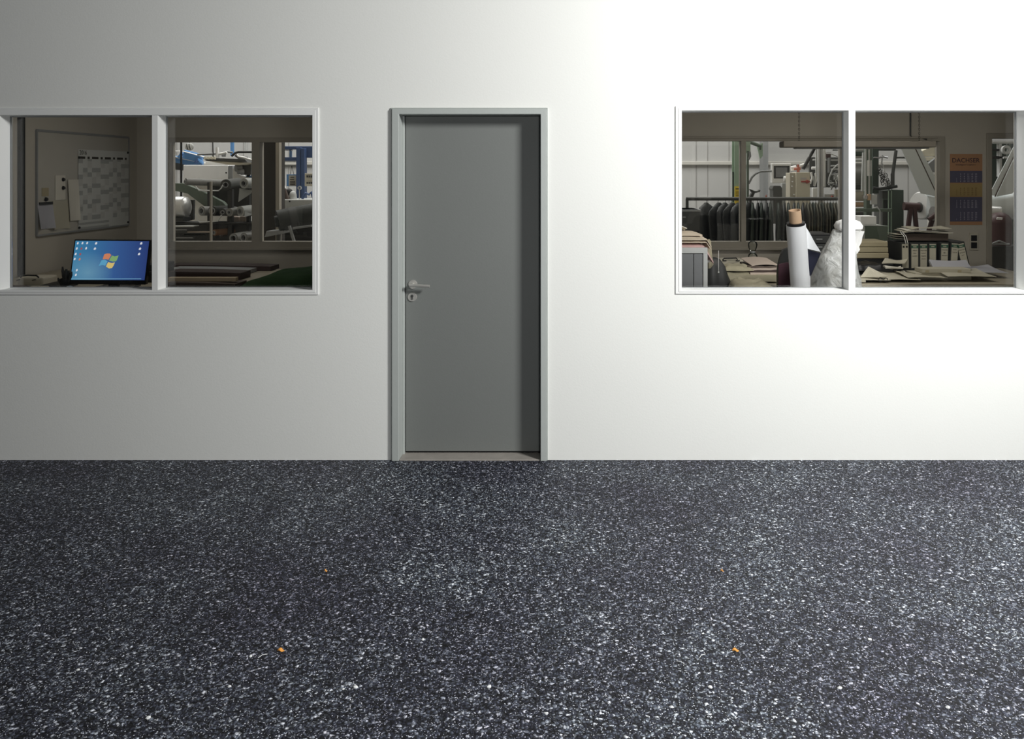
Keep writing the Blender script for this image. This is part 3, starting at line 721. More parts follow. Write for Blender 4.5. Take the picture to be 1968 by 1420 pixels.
# piles on the desk's left end
def slabs(name, items, cat):
    for (px0, px1, py0, py1, y, dep, m, lab, rot) in items:
        a = at(px0, py0, y); c = at(px1, py1, y)
        z0 = max(c.z, ZD + .001)
        b = MB()
        def fn(u, v):
            return Vector((a.x + (c.x - a.x) * u + .01 * noise.noise(Vector((u * 3, v * 4, px0))), y + dep * v, a.z + .006 * noise.noise(Vector((u * 4 + px0, v * 2, 1)))))
        b.sheet(fn, 10, 5, (0, 0, -max(.003, a.z - z0)))
        tag(b.build(name, m), lab, cat)
slabs('fabric_stack', [
    (1394, 1499, 529, 541, 1.64, .30, 'cloth_olive', 'olive fabric bolt at the bottom of the pile left on the desk', 0),
    (1442, 1499, 524, 528, 1.70, .34, 'folder_pink', 'thin pale fabric layer above the olive bolt', 0),
    (1440, 1498, 519.5, 523.5, 1.72, .34, 'board_dark', 'dark maroon folder in the middle of the pile left on the desk', 0),
    (1443, 1497, 515.5, 519, 1.74, .34, 'folder_pink', 'pinkish folder under the open top folder', 0),
    (1438, 1492, 511.5, 515, 1.76, .34, 'brown_dark', 'brown folder beneath the open pinkish folder', 0)], 'fabric')
b = MB(); a = at(1436, 506, 1.8)
b.sheet(lambda u, v: Vector((a.x + .03 * (1 - v) + .22 * u, 1.76 + .3 * v, at(1450, 511.2, 1.76).z + .004 + .03 * v + .012 * math.sin(u * 3))), 8, 6, (0, 0, -.004))
tag(b.build('open_folder', 'folder_pink'), 'pinkish open folder on top of the pile left on the desk', 'folder')
cloth('folded_cloth', 'cloth_olive', at(1392, 520, 1.72).x, at(1450, 520, 1.72).x, 1.70, 2.0, at(1400, 528.5, 1.72).z, .072, 33, 'olive folded cloth lying on the fabric bolt', 'cloth', None, None, .03, 2)
# bottle
q = at(1446.5, 507, 2.15); r = thing('glass_bottle', 'clear glass bottle with a round bulb top among the papers', 'bottle', (q.x, 2.15, ZD))
k = 7.15 / 1600
zz = lambda py: CAMZ - (py - CY) * k - ZD
MB().lathe([(.034, 0.001), (.041, .006), (.041, zz(492)), (.034, zz(488.5)), (.016, zz(485)), (.018, zz(484)), (.030, zz(479)), (.036, zz(476)), (.041, zz(470)), (.036, zz(465.5)), (.018, zz(463)), (.004, zz(462.6))], (q.x, 2.15, ZD), 32).build('glass', 'bottle_glass', r, 0, True)
MB().lathe([(.033, .004), (.039, .008), (.039, zz(500)), (.03, zz(499.8))], (q.x, 2.15, ZD), 32).build('contents', 'green_grey', r, 0, True)
MB().lathe([(.020, zz(485.5)), (.024, zz(484)), (.020, zz(482.5))], (q.x, 2.15, ZD), 20).build('neck_ring', 'mid_grey', r, 0, True)
# case on the desk back
q = at(1402, 505, 2.55); r = thing('carry_case', 'beige case with a dark handle under the back window', 'case', (q.x, 2.6, ZD))
MB().box(q.x - .14, q.x + .12, 2.5, 2.68, ZD, at(1402, 497.5, 2.55).z).build('body', 'beige', r, .015)
zt = at(1402, 495, 2.55).z
b = MB(); b.tube([(q.x - .07, 2.5, zt - .015), (q.x - .06, 2.49, zt), (q.x + .05, 2.49, zt + .002), (q.x + .062, 2.5, zt - .012)], .005, 8); b.build('handle', 'black', r, 0, True)
for x in (-.055, .065): MB().rbox((q.x + x, 2.497, zt - .022), (.034, .01, .008)).build('clasp', 'black', r)

# standing fabric roll with peeled flap
T = Vector((at(1527.5, 404, .2).x, .20, at(1527.5, 404, .2).z)); B = Vector((T.x + .18, .46, 0)); D = (B - T)
r = thing('fabric_roll', 'white fabric roll on a cardboard core leaning inside the right window', 'fabric roll', (B.x, B.y, 0))
g = lambda t: T + D * t
MB().pipe(g(0), g(.3), .038, .033, 40).build('core_tube', 'cardboard', r, 0, True)
MB().cyl(g(.012), g(.014), .033, .033, 32).build('core_end', 'cardboard_in', r)
MB().pipe(g(.052), g(.09), .056, .038, 40).build('dark_layer', 'black', r, 0, True)
b = MB(); b.pipe(g(.062), g(.994), .0605, .050, 48); b.build('fabric_layer', 'roll_white', r, 0, True)
yf = .235
def fp(px, py, y=yf): return at(px, py, y)
b = MB(); P = [fp(1546, 436, .25), fp(1549.5, 437, .25), fp(1556, 447, .235), fp(1567, 468, .215), fp(1577.5, 484, .20), fp(1560, 480, .22), fp(1545, 476, .24), fp(1543.5, 462, .25)]
vs = [b.b.verts.new(p) for p in P]; ws = [b.b.verts.new(p + Vector((0, .003, 0))) for p in P]
b.b.faces.new(vs); b.b.faces.new(ws[::-1])
for i in range(8): b.b.faces.new((vs[i], ws[i], ws[(i + 1) % 8], vs[(i + 1) % 8]))
b.build('flap', 'roll_white', r)
b = MB(); P = [fp(1546, 477.5, .26), fp(1577.5, 486, .22), fp(1577, 488.5, .22), fp(1572, 500, .27), fp(1564, 518, .30), fp(1557, 534, .32), fp(1551, 540, .32)]
vs = [b.b.verts.new(p) for p in P]; ws = [b.b.verts.new(p + Vector((0, .003, 0))) for p in P]
b.b.faces.new(vs); b.b.faces.new(ws[::-1])
for i in range(7): b.b.faces.new((vs[i], ws[i], ws[(i + 1) % 7], vs[(i + 1) % 7]))
b.build('flap_underside', 'navy_cloth', r)
b = MB(); b.tube([fp(1544.2, 437, .236), fp(1542.8, 452, .236), fp(1541.5, 468, .236), fp(1543, 476, .236), fp(1560, 481.5, .222), fp(1577, 486.5, .205)], .0018, 6); b.build('flap_edge', 'black', r)
b = MB(); b.sheet(lambda u, v: at(1553 + 4.5 * u + 3 * v * (1 - u), 525 + 60 * v, .30 + .01 * u), 3, 3, (0, .003, 0)); b.build('loose_edge', 'roll_white', r)

# film-wrapped bundle
yb = .36; kk = (yb - CAMY) / F
zb_ = lambda py: CAMZ - (py - CY) * kk
cxs = [(1545, 1668, 1120 / 1), ]
prof = [(905, 1604, 1668), (700, 1594, 1668), (590, 1574, 1662), (553, 1560, 1659), (535, 1562, 1656), (515, 1566, 1652), (498, 1573, 1649), (486, 1583, 1648), (470, 1591, 1646), (455, 1599, 1643), (446, 1603, 1641), (441, 1606, 1640)]
rs = []; seg = 56
for py, xa, xb in prof:
    z = max(0.0, zb_(py)); xa_, xb_ = (xa - CX) * kk, (xb - CX) * kk; cxx, rr = (xa_ + xb_) / 2, (xb_ - xa_) / 2
    rs.append((cxx, rr, z))
b = MB(); rings = []
nsub = 8
for i in range(len(rs) - 1):
    for s_ in range(nsub):
        t = s_ / nsub; A, Bq = rs[i], rs[i + 1]
        cxx, rr, z = [A[j] * (1 - t) + Bq[j] * t for j in range(3)]
        ring = []
        for kx in range(seg):
            a = 2 * PI * kx / seg
            n = noise.noise(Vector((math.cos(a) * 2.4, math.sin(a) * 2.4, z * 9))) + .6 * abs(noise.noise(Vector((math.cos(a) * 6, math.sin(a) * 6 + z * 4, z * 14))))
            q = rr * (1 + .10 * n); ring.append(Vector((cxx + q * math.cos(a), yb + .04 + min(.155, q * .85) * math.sin(a), z)))
        rings.append(ring)
b.rings(rings)
r = thing('wrapped_bundle', 'tall bundle wrapped in crinkled clear film behind the window mullion', 'bundle', (rs[0][0], yb + .04, 0))
b.build('film_wrap', 'film', r, 0, True)
b = MB(); b.rings([[Vector((A[0] + A[1] * .80 * math.cos(2 * PI * k2 / 24), yb + .04 + min(.12, A[1] * .66) * math.sin(2 * PI * k2 / 24), A[2] + .002)) for k2 in range(24)] for A in rs]); b.build('inner_roll', 'cloth_olive', r, 0, True)
b = MB(); b.lathe([(.03, zb_(452)), (.052, zb_(446)), (.085, zb_(440)), (.088, zb_(434)), (.07, zb_(426)), (.03, zb_(421.5)), (.005, zb_(421))], ((1633 - CX) * kk, yb + .03, 0), 32, .22, 4); b.build('foam_cap', 'bright_white', r, 0, True)
b = MB(); b.lathe([(.008, zb_(488)), (.022, zb_(480)), (.018, zb_(474)), (.03, zb_(465)), (.034, zb_(455)), (.045, zb_(444))], ((1645 - CX) * kk, yb + .01, 0), 22, .5, 7); b.build('film_tail', 'bright_white', r, 0, True)

# office chair
yk = 1.05; q = at(1541, 500, yk)
r = thing('office_chair', 'dark office chair behind the standing fabric roll', 'chair', (q.x, yk, 0))
wch = .17
def chf(u, v):
    a = (u - .5) * 2; h = 1.19 - .60 * v; ww = wch * (1 - .25 * (1 - min(1, v * 3)) ** 2) * (1.0 - .1 * v)
    return Vector((q.x + a * ww, yk + .02 - .05 * (1 - a * a) + .04 * v, h - .03 * (abs(a) ** 3) * (1 - v)))
b = MB(); b.sheet(chf, 12, 12, (0, .05, 0)); b.build('backrest', 'charcoal', r, 0, True)
MB().rbox((q.x, yk - .22, .50), (.40, .40, .08)).build('seat', 'charcoal', r, .03)
MB().box(q.x - .03, q.x + .03, yk + .02, yk + .10, .46, .75).build('back_bracket', 'black', r, .01)
MB().cyl((q.x, yk - .1, .08), (q.x, yk - .1, .47), .03, .025, 16).build('gas_column', 'black', r)
for k2 in range(5):
    a = 2 * PI * k2 / 5 + .3; e = (q.x + .23 * math.cos(a), yk - .1 + .23 * math.sin(a))
    b = MB(); b.tube([(q.x, yk - .1, .12), (e[0], e[1], .07)], [.025, .015], 8); lg = b.build('leg', 'black', r)
    MB().cyl((e[0] - .012, e[1], .028), (e[0] + .012, e[1], .028), .028, .028, 14).build('caster', 'black', lg)
# magenta cloth on its side
q = at(1506, 520, .95); b = MB(); b.sheet(lambda u, v: Vector((q.x - .035 + .24 * u, .95 + .02 * math.sin(u * 6 + v), 1.07 - .30 * v + .04 * u)), 8, 8, (0, .012, 0)); 
tag(b.build('magenta_garment', 'magenta_dark', None, 0, True), 'dark magenta garment draped beside the standing fabric roll', 'clothing')
# black drawer tower on desk
a = at(1548, 450, 2.0); c = at(1601, 500, 2.0)
r = thing('drawer_tower', 'black drawer tower on the desk between the roll and the wrapped bundle', 'drawer unit', ((a.x + c.x) / 2, 2.1, ZD))
MB().box(a.x, c.x, 2.0, 2.35, ZD, a.z).build('body', 'black', r, .004)
for k2 in range(5):
    z = ZD + .03 + k2 * .066; dr = MB().box(a.x + .012, c.x - .012, 1.985, 2.0, z, z + .056).build('drawer', 'charcoal', r, .003)
    MB().box((a.x + c.x) / 2 - .03, (a.x + c.x) / 2 + .02, 1.978, 1.985, z + .03, z + .036).build('pull', 'mid_grey', dr)
# beige boxes stack, black bag
a = at(1628, 464, 2.2); c = at(1708.5, 497, 2.2); zb3 = c.z; 
for k2, lab in enumerate(('long beige box at the bottom of the three-box stack', 'long beige box in the middle of the three-box stack', 'long beige box on top of the three-box stack')):
    h = (a.z - zb3) / 3; tag(MB().box(a.x, c.x - .004 * k2, 2.2, 2.5, zb3 + h * k2 + .001, zb3 + h * (k2 + 1)).build('long_box', 'beige_dark', None, .008), lab, 'box', 'long beige boxes stacked left of the binders')
b = MB(); b.box(a.x, c.x + .05, 2.22, 2.5, ZD, zb3 - .001); tag(b.build('dark_crate', 'charcoal', None, .01), 'dark crate carrying the stack of long beige boxes', 'crate')
cloth('black_bag', 'black', at(1640, 520, 1.95).x, at(1698, 520, 1.95).x, 1.92, 2.18, ZD + .001, .135, 44, 'black bag slumped on the desk below the beige boxes', 'bag', None, None, .04, 2)
# dark upright folder between boxes and binders
tag(MB().pbox(1709, 1731, 463, 521, 2.45, .05).build('dark_folder', 'charcoal', None, .003), 'dark upright folder between beige boxes and binders', 'folder')

# lever arch binders
def binder(px0, px1, top, tilt, lab, lines, mirrored=False, labeled=True):
    yb_ = 2.1; k3 = (yb_ - CAMY) / F; w_ = (px1 - px0) * k3 + .006; xc = ((px0 + px1) / 2 - CX) * k3
    h = CAMZ - (top - CY) * k3 - ZD
    r = thing('lever_arch_binder', lab, 'binder', (xc, yb_ + .14, ZD), 'lever arch binders in a row on the desk')
    def bt(o): o.parent = r; return o
    MB().box(xc - w_ / 2, xc + w_ / 2, yb_, yb_ + .28, ZD, ZD + h).build('cover', 'charcoal', r, .003)
    lw = w_ * .37; z1 = ZD + h - .012; zl0 = z1 - .022; 
    sp = MB().box(xc - lw, xc + lw, yb_ - .0015, yb_, ZD + h * .25, z1).build('spine_label', 'paper', r)
    if labeled:
        MB().box(xc - lw - .001, xc + lw + .001, yb_ - .0025, yb_ - .0015, zl0 - .012, zl0 + .012).build('label_band', 'binder_green', sp)
        MB().box(xc - lw * .5, xc + lw * .5, yb_ - .0032, yb_ - .0025, zl0 - .004, zl0 + .003).build('band_mark', 'paper', sp)
        for i, t in enumerate(lines): text('handwriting', t, .014, (xc, yb_ - .002, zl0 - .032 - i * .024), (LD, 0, 0), 'ink', sp, .0003)
    else:
        for s_ in (-1, 1): MB().box(xc + s_ * lw * .5 - .008, xc + s_ * lw * .5 + .008, yb_ - .003, yb_ - .0015, zl0 - .010, zl0 + .006).build('label_clip', 'black', sp)
    b = MB(); b.pipe((xc, yb_ + .001, ZD + h * .14), (xc, yb_ - .003, ZD + h * .14), .011, .0075, 20); b.build('finger_hole', 'steel', r, 0, True)
    r.rotation_euler = (0, math.radians(tilt), 0)
    return r
binder(1733, 1748, 466, -1, 'lever arch binder with two dark clips, leftmost in the row', [], labeled=False)
binder(1750, 1766, 466.5, 0, 'binder with three short handwritten lines, second in the row', ['ABGE', 'FAX', 'LAGER'])
binder(1767, 1783, 466.5, 0, 'binder with four handwritten lines, third in the row', ['MUSTER', 'HOLZ', 'MAPPE', 'PACK'])
binder(1785, 1800, 466, 0, 'binder with an empty spine label, fourth in the row', [])
binder(1806, 1822, 465.5, 1.5, 'binder with a wide gap on its left, fifth in the row', ['MASTER', 'BEI', 'MESSEN'])
binder(1824, 1839.5, 465, 3.5, 'binder slightly tilted right with two handwritten lines', ['WAR', 'TUCH'])
bb_ = binder(1852, 1868, 464, -13, 'binder leaning left at the right end of the row', ['MUSTER', 'STOFFE', 'ALT'])
# brown folder stack and papers over the binders
k3 = 7.15 / F
a = at(1741, 449, 2.15); c = at(1823, 463.5, 2.15)
tag(MB().box(a.x, c.x, 2.15, 2.36, c.z + .003, a.z).build('flat_folder_box', 'brown_dark', None, .004), 'brown flat box lying across the tops of the binders', 'box')
for px0, px1, py, s_, lab, m in ((1738, 1826, 446.5, .0, 'open white brochure lying lowest on the brown flat box', 'paper'), (1743, 1832, 443.5, -.01, 'white sheet above the open brochure on the brown flat box', 'paper_white'), (1752, 1830, 440.5, .012, 'curled white sheet topmost on the brown flat box', 'paper')):
    a2 = at(px0, py, 2.12); c2 = at(px1, py, 2.12); zt = a2.z
    b = MB(); b.sheet(lambda u, v: Vector((a2.x + (c2.x - a2.x) * u, 2.12 + .22 * v, zt + s_ * u + .022 * max(0, .25 - abs(u - .18)) * (1 + v) + .006 * math.sin(u * 5 + v * 2))), 14, 5, (0, 0, -.004))
    tag(b.build('loose_paper', m), lab, 'paper')
for i, py in enumerate((450, 454, 458)):
    a2 = at(1722, py, 2.16); c2 = at(1742, py, 2.16); b = MB(); b.sheet(lambda u, v: Vector((a2.x + (c2.x - a2.x) * u, 2.16 + .2 * v, a2.z - .006 * u)), 3, 3, (0, 0, -.003))
    tag(b.build('magazine', 'paper'), ('topmost', 'middle', 'lowest')[i] + ' of three thin magazines jutting out left of the brown box', 'magazine')
for i in range(2):
    a2 = at(1730 + 4 * i, 445, 2.08); c2 = at(1741 + 4 * i, 468, 2.08)
    b = MB(); b.tube([a2, Vector(((a2.x * .4 + c2.x * .6), 2.07, (a2.z * .5 + c2.z * .5) + .01)), c2], .0035, 6); tag(b.build('white_cable', 'white', None, 0, True), ('left', 'right')[i] + ' one of two white cables falling over the first binder', 'cable')
# papers on the desk
def paper(px0, px1, py, y, dep, rise, m, lab, nm='loose_paper', cat='paper', t=.003, skew=0.0, bend=.01, lift=0.0):
    a2 = at(px0, py, y); c2 = at(px1, py, y)
    b = MB(); b.sheet(lambda u, v: Vector((a2.x + (c2.x - a2.x) * u + skew * v, y + dep * v, max(ZD + t + .001, a2.z) + lift * u + rise * v + bend * math.sin(u * 4 + v * 2.5) * (.3 + v))), 12, 8, (0, 0, -t))
    return tag(b.build(nm, m), lab, cat)
paper(1700, 1770, 537, 1.70, .34, .03, 'paper', 'large creased sheet at the front of the desk below the binders')
paper(1745, 1822, 533, 1.72, .30, .01, 'paper', 'rumpled sheet at the middle of the desk front', bend=.014)
paper(1822, 1915, 531, 1.72, .34, .025, 'paper', 'wide cream sheet spread right of the desk middle')
paper(1868, 1938, 524, 1.95, .34, .03, 'paper_blue', 'bluish sheets fanned out at the right end of the desk')
paper(1793, 1866, 513, 2.0, .08, .05, 'paper_blue', 'bluish stack leaning against the feet of the binders', bend=.004, t=.02)
paper(1640, 1712, 538, 1.66, .3, .01, 'paper', 'flat sheets at the left front corner below the black bag', bend=.005)
paper(1695, 1738, 505, 2.04, .05, .03, 'paper', 'sheets tucked below the beige boxes beside the first binder', t=.008, skew=.05)
paper(1702, 1736, 513, 1.98, .06, .0, 'paper_white', 'small booklet lying on the sheets left of the binders', 'booklet', 'booklet', .014)
a2 = at(1655, 532, 1.75); b = MB()
P = [at(1653, 533, 1.75), at(1669, 512, 1.80), at(1707, 531, 1.72), at(1690, 532.5, 1.68)]
for q in P: q.z = max(q.z, ZD + .006)
vs = [b.b.verts.new(p) for p in P]; ws = [b.b.verts.new(p + Vector((0, .01, -.004))) for p in P]
b.b.faces.new(vs); b.b.faces.new(ws[::-1])
for i in range(4): b.b.faces.new((vs[i], ws[i], ws[(i + 1) % 4], vs[(i + 1) % 4]))
tag(b.build('folded_sheet', 'paper'), 'folded sheet standing tented in front of the black bag', 'paper')
a2 = at(1772, 516.5, 1.85); c2 = at(1866, 525.5, 1.85)
b = MB(); b.box(a2.x, c2.x, 1.85, 2.0, a2.z - .035, a2.z); o = b.build('flat_binder', 'paper', None, .004); tag(o, 'cream ring binder lying flat in front of the standing binders', 'binder')
for px in (1782, 1844): 
    q = at(px, 521, 1.85); bb2 = MB().rbox((q.x, 1.8485, q.z), (.03, .004, .02)); bb2.build('clip', 'beige_dark', o)
tag(MB().box(a2.x - .05, c2.x + .01, 1.86, 2.05, ZD + .001, a2.z - .036).build('paper_stack', 'paper', None, .004), 'stack of papers under the flat cream ring binder', 'paper')
q = at(1658, 533, 1.67); tag(MB().box(q.x - .025, q.x + .02, 1.655, 1.70, ZD + .008, ZD + .034).build('small_carton', 'paper', None, .002), 'tiny pale carton at the desk edge below the tented sheet', 'box')
q = at(1697, 534, 1.67); r = thing('glasses', 'pair of dark glasses lying at the desk edge', 'glasses', (q.x, 1.67, ZD))
for s_ in (-1, 1): b = MB(); b.pipe((q.x + s_ * .022, 1.672, ZD + .028), (q.x + s_ * .022, 1.668, ZD + .028), .017, .012, 18); b.build('lens_rim', 'black', r, 0, True)
MB().tube([(q.x - .006, 1.67, ZD + .03), (q.x + .006, 1.67, ZD + .03)], .002, 6).build('bridge', 'black', r)

# calendar on the back wall
YW = YB0
def cal(px0, px1, py0, py1, m, nm, t0, t1, par):
    a = at(px0, py0, YW); c = at(px1, py1, YW); return MB().box(a.x, c.x, YW - t1, YW - t0, c.z, a.z).build(nm, m, par)
a = at(1825.5, 296, YW); c = at(1887.5, 432, YW)
r = thing('wall_calendar', 'orange and blue four-panel wall calendar on the back wall', 'calendar', ((a.x + c.x) / 2, YW, c.z))
cal(1825.5, 1887.5, 296, 432, 'cal_orange', 'backing', 0, .004, r)
pn = [cal(1825.5, 1887.2, 328.5, 351, 'cal_blue', 'month_panel', .004, .006, r), cal(1825.5, 1887.2, 352.5, 377.5, 'cal_yellow', 'month_panel', .004, .006, r), cal(1825.5, 1887.2, 378.5, 425.5, 'cal_blue', 'month_panel', .004, .006, r)]
q = at(1855.5, 308.5, YW); text('lettering', 'DACHSER', .062, (q.x, YW - .006, q.z), (LD, 0, 0), 'cal_ink', r, .0006, 1.0)
q = at(1855.5, 316.5, YW); text('small_lettering', 'Intelligent Logistics', .019, (q.x, YW - .006, q.z), (LD, 0, 0), 'cal_ink', r, .0005, 1.35)
def digits(par, rows, x0, dx, y0, dy, m, start):
    for rr in range(rows):
        b = MB()
        for cc in range(6):
            day = rr + 1 + cc * rows - start
            if 0 < day <= 30:
                q = at(x0 + cc * dx, y0 + rr * dy, YW); text_bm(b, str(day), .022, (q.x, YW - .007, q.z), (LD, 0, 0), .0004)
        b.build('day_numbers', m, par)
digits(pn[0], 4, 1838, 7.4, 335, 4.4, 'cal_light', 2)
digits(pn[1], 4, 1838, 7.4, 362, 4.1, 'cal_brown', 1)
digits(pn[2], 4, 1838, 7.4, 386, 4.0, 'cal_light', 0)
digits(pn[2], 4, 1838, 7.4, 409, 4.2, 'cal_light', 3)
# double socket
a = at(1864, 448.5, YW); c = at(1878, 479, YW)
r = thing('wall_socket', 'double wall socket with dark inserts below the calendar', 'socket', ((a.x + c.x) / 2, YW, c.z))
MB().box(a.x - .006, c.x + .006, YW - .012, YW, c.z - .006, a.z + .006).build('plate', 'beige', r, .003)
for y0, y1 in ((452, 463), (465.5, 477)):
    a1 = at(1865, y0, YW); c1 = at(1876.5, y1, YW); MB().box(a1.x, c1.x, YW - .015, YW - .012, c1.z, a1.z).build('socket_insert', 'black', r, .002)

# hanging ceiling fixture
yh = 2.3; a = at(1506, 271, yh); c = at(1800, 283, yh)
r = thing('hanging_lamp', 'long unlit batten lamp hanging on chains above the right desk', 'lamp', ((a.x + c.x) / 2, yh, c.z))
MB().box(a.x, c.x, yh, yh + .16, c.z, a.z).build('housing', 'fixture', r, .008)
MB().box(a.x + .12, c.x - .05, yh + .03, yh + .13, c.z - .012, c.z).build('diffuser', 'mid_grey', r, .004)
for px in (1540.5, 1774):
    q = at(px, 271, yh); b = MB(); z = q.z; k4 = 0
    while z < 2.69:
        b.rings([[Vector((q.x + (.007 * math.cos(t) if k4 % 2 == 0 else 0) + (.0018 * math.cos(p_) * (math.cos(t) if k4 % 2 == 0 else 0)), yh + .08 + (.007 * math.cos(t) if k4 % 2 else 0) + .0018 * math.cos(p_) * (math.cos(t) if k4 % 2 else 0), z + .011 * math.sin(t) + .0018 * math.sin(p_)))
                  for p_ in (0, PI / 2, PI, 3 * PI / 2)] for t in [2 * PI * j / 8 for j in range(8)]], False, True)
        z += .018; k4 += 1
    b.build('chain', 'charcoal', r)
q = at(1773, 262, 2.9); b = MB(); b.tube([(q.x, YB0 - .02, 2.69), (q.x, YB0 - .02, q.z + .02), (q.x + .02, YB0 - .02, q.z), (q.x + .11, YB0 - .02, q.z), (q.x + .16, YB0 - .02, q.z - .02)], .008, 8)
tag(b.build('cable_conduit', 'dark_grey', None, 0, True), 'thin bent conduit on the back wall above the right window', 'conduit')

# ================================================================= HALL, RIGHT
# clothes rail
yr = 4.4; a = at(1318.5, 379.5, yr); c = at(1612, 384.5, yr); ym_ = (a.z + c.z) / 2
r = thing('clothes_rail', 'dark tubular clothes rail standing in the hall behind the right window', 'clothes rail', ((a.x + c.x) / 2, yr, 0))
MB().tube([(a.x, yr, ym_), (c.x + .05, yr, ym_)], .020, 10).build('rail', 'dark_grey', r, 0, True)
for x in (a.x + .012, c.x + .04):
    MB().tube([(x, yr, .05), (x, yr, ym_)], .018, 10).build('post', 'dark_grey', r, 0, True)
    MB().tube([(x, yr - .28, .02), (x, yr + .28, .02)], .018, 10).build('foot', 'dark_grey', r, 0, True)
def garment(seed, m, wdt=.42, ln=.72, th=.07):
    b = MB(); rs_ = []
    prof_ = [(.028, -.035, .014), (.06, -.045, .02), (wdt * .34, -.085, .026), (wdt * .48, -.125, .03), (wdt * .5, -.20, .036), (wdt * .48, -.38, .046), (wdt * .49, -.55, .05), (wdt * .52, -ln, .054)]
    for hw, z, dd in prof_:
        ring = []
        for kx in range(28):
            t = 2 * PI * kx / 28; x = hw * math.cos(t); y = dd * math.sin(t) * (th / .07)
            n = noise.noise(Vector((x * 14 + seed, seed * 2.3, z * 2.2))) * (.5 if z > -.15 else 1)
            ring.append(Vector((x, y + n * .042 * (th / .07), z + (.012 * noise.noise(Vector((x * 9, seed, 1))) if z < -.5 else 0))))
        rs_.append(ring)
    b.rings(rs_); return b
def hanger(b):
    b.tube([(0, 0, -.05), (0, 0, -.02), (.012, 0, -.004), (.018, 0, .014), (.008, 0, .026), (-.008, 0, .024), (-.014, 0, .012)], .0028, 6)
    return b
protos = {}
def put_garment(px, key, yaw, lab, cat='jacket', group=None, sz=1.0):
    if key not in protos:
        seed, m, w_, ln, th = key
        r = thing('hanging_garment', lab, cat, (0, 0, 0))
        garment(seed, m, w_, ln, th).build('cloth', m, r, 0, True); hanger(MB()).build('hanger', 'black', r, 0, True)
        protos[key] = r; o = r
    else: o = copy_tree(protos[key])
    q = at(px, 382, yr); o.location = (q.x, yr, ym_ - .008); o.rotation_euler = (0, 0, yaw); o['label'] = lab; o['category'] = cat
    if group: o['group'] = group
    elif 'group' in o.keys(): del o['group']
    o.scale = (sz, 1, sz)
    return o
G = 'jackets on the clothes rail'
KA, KB, KC, KD = (1, 'garment', .52, .80, .085), (4, 'garment', .47, .72, .075), (7, 'garment_olive', .36, .62, .030), (9, 'garment_green', .38, .68, .040)
KE, KF = (12, 'garment', .38, .72, .040), (15, 'garment_green', .34, .60, .028)
ORD = ['first', 'second', 'third', 'fourth', 'fifth', 'sixth', 'seventh', 'eighth', 'ninth', 'tenth', 'eleventh']
for i, (px, yaw, key, lab) in enumerate(((1358, 1.0, KA, 'dark jacket at the left end of the clothes rail'), (1380, 1.0, KB, 'dark jacket hanging second from the left end of the rail'), (1394, 1.0, KA, 'dark jacket hanging third from the left end of the rail'),
        (1406, 1.0, KB, 'dark jacket hanging fourth from the left end of the rail'), (1420, 1.0, KA, 'dark jacket in front of the yellow sign on the column'), (1437, 1.0, KB, 'dark jacket just right of the window bar'))):
    put_garment(px, key, yaw, lab, 'jacket', G)
for i, px in enumerate((1447, 1456, 1464, 1473, 1481)):
    put_garment(px, (KD, KE)[i % 2], 1.25, ORD[i] + ' dark greenish coat right of the window bar on the rail', 'coat', 'coats in the middle of the rail')
for i, px in enumerate((1497, 1507, 1516, 1526, 1535, 1543)):
    put_garment(px, (KD, KE)[i % 2], 1.25, ORD[i] + ' dark coat after the gap in the clothes rail, above the fabric roll', 'coat', 'coats behind the roll on the rail')
for i in range(11):
    put_garment(1551 + i * 5.6, (KC, KF)[i % 3 == 2], 1.42, ORD[10 - i] + ' olive garment counted from the right end of the packed rail', 'garment', 'olive garments at the right end of the rail', .96)

# dark machine housing at far left
yq = 3.75; a = at(1300, 403, yq); c = at(1345.5, 470, yq)
r = thing('machine_housing', 'dark grey machine housing at the left edge of the hall window', 'machine', ((a.x + c.x) / 2, yq, 0))
MB().box(a.x, c.x, yq, yq + .5, 0, a.z).build('housing', 'dark_grey', r, .008)
MB().box(a.x - .01, c.x + .012, yq - .01, yq + .5, a.z - .022, a.z).build('rim', 'mid_grey', r, .004)
a1 = at(1311, 444, yq); MB().box(a1.x, c.x - .01, yq - .006, yq, .3, a1.z).build('lower_panel', 'black', r)
a1 = at(1312, 416, yq); MB().box(a1.x, a1.x + .03, yq - .008, yq, a1.z - .014, a1.z).build('switch', 'mid_grey', r)

# green column with sign
yg = 6.5; a = at(1412, 271, yg); c = at(1434, 271, yg)
r = thing('steel_column', 'light green steel column with a yellow sign in the hall', 'column', ((a.x + c.x) / 2, yg, 0))
b = MB(); b.box(a.x, c.x, yg, yg + .02, 0, 6.5); b.box(a.x, c.x, yg + .18, yg + .2, 0, 6.5); b.box((a.x + c.x) / 2 - .01, (a.x + c.x) / 2 + .01, yg + .02, yg + .18, 0, 6.5); b.build('profile', 'green_paint', r)
a1 = at(1411.5, 358, yg); c1 = at(1426, 393, yg); sg = MB().box(a1.x, c1.x, yg - .012, yg - .002, c1.z, a1.z).build('warning_sign', 'yellow', r)
b = MB()
for i, py in enumerate((362, 367.5, 369.5, 371.5, 374, 376, 381, 386)):
    q = at(1413.5, py, yg); b.box(q.x, q.x + (.06 if i == 0 else .07), yg - .014, yg - .012, q.z - (.012 if i == 0 else .004), q.z)
b.build('sign_lines', 'ink', sg)
q = at(1410, 330, yg); q2 = at(1410, 388, yg); MB().box(q.x - .008, q.x + .006, yg + .02, yg + .05, q2.z, q.z).build('cable_strip', 'black', r)
# grey building column at far wall
a = at(1467, 271, 9.8); c = at(1476.5, 271, 9.8)
tag(MB().box(a.x, c.x, 9.8, 10.1, 0, 6.5).build('grey_column', 'mid_grey'), 'plain grey column at the far hall wall left of the touch panel', 'column')
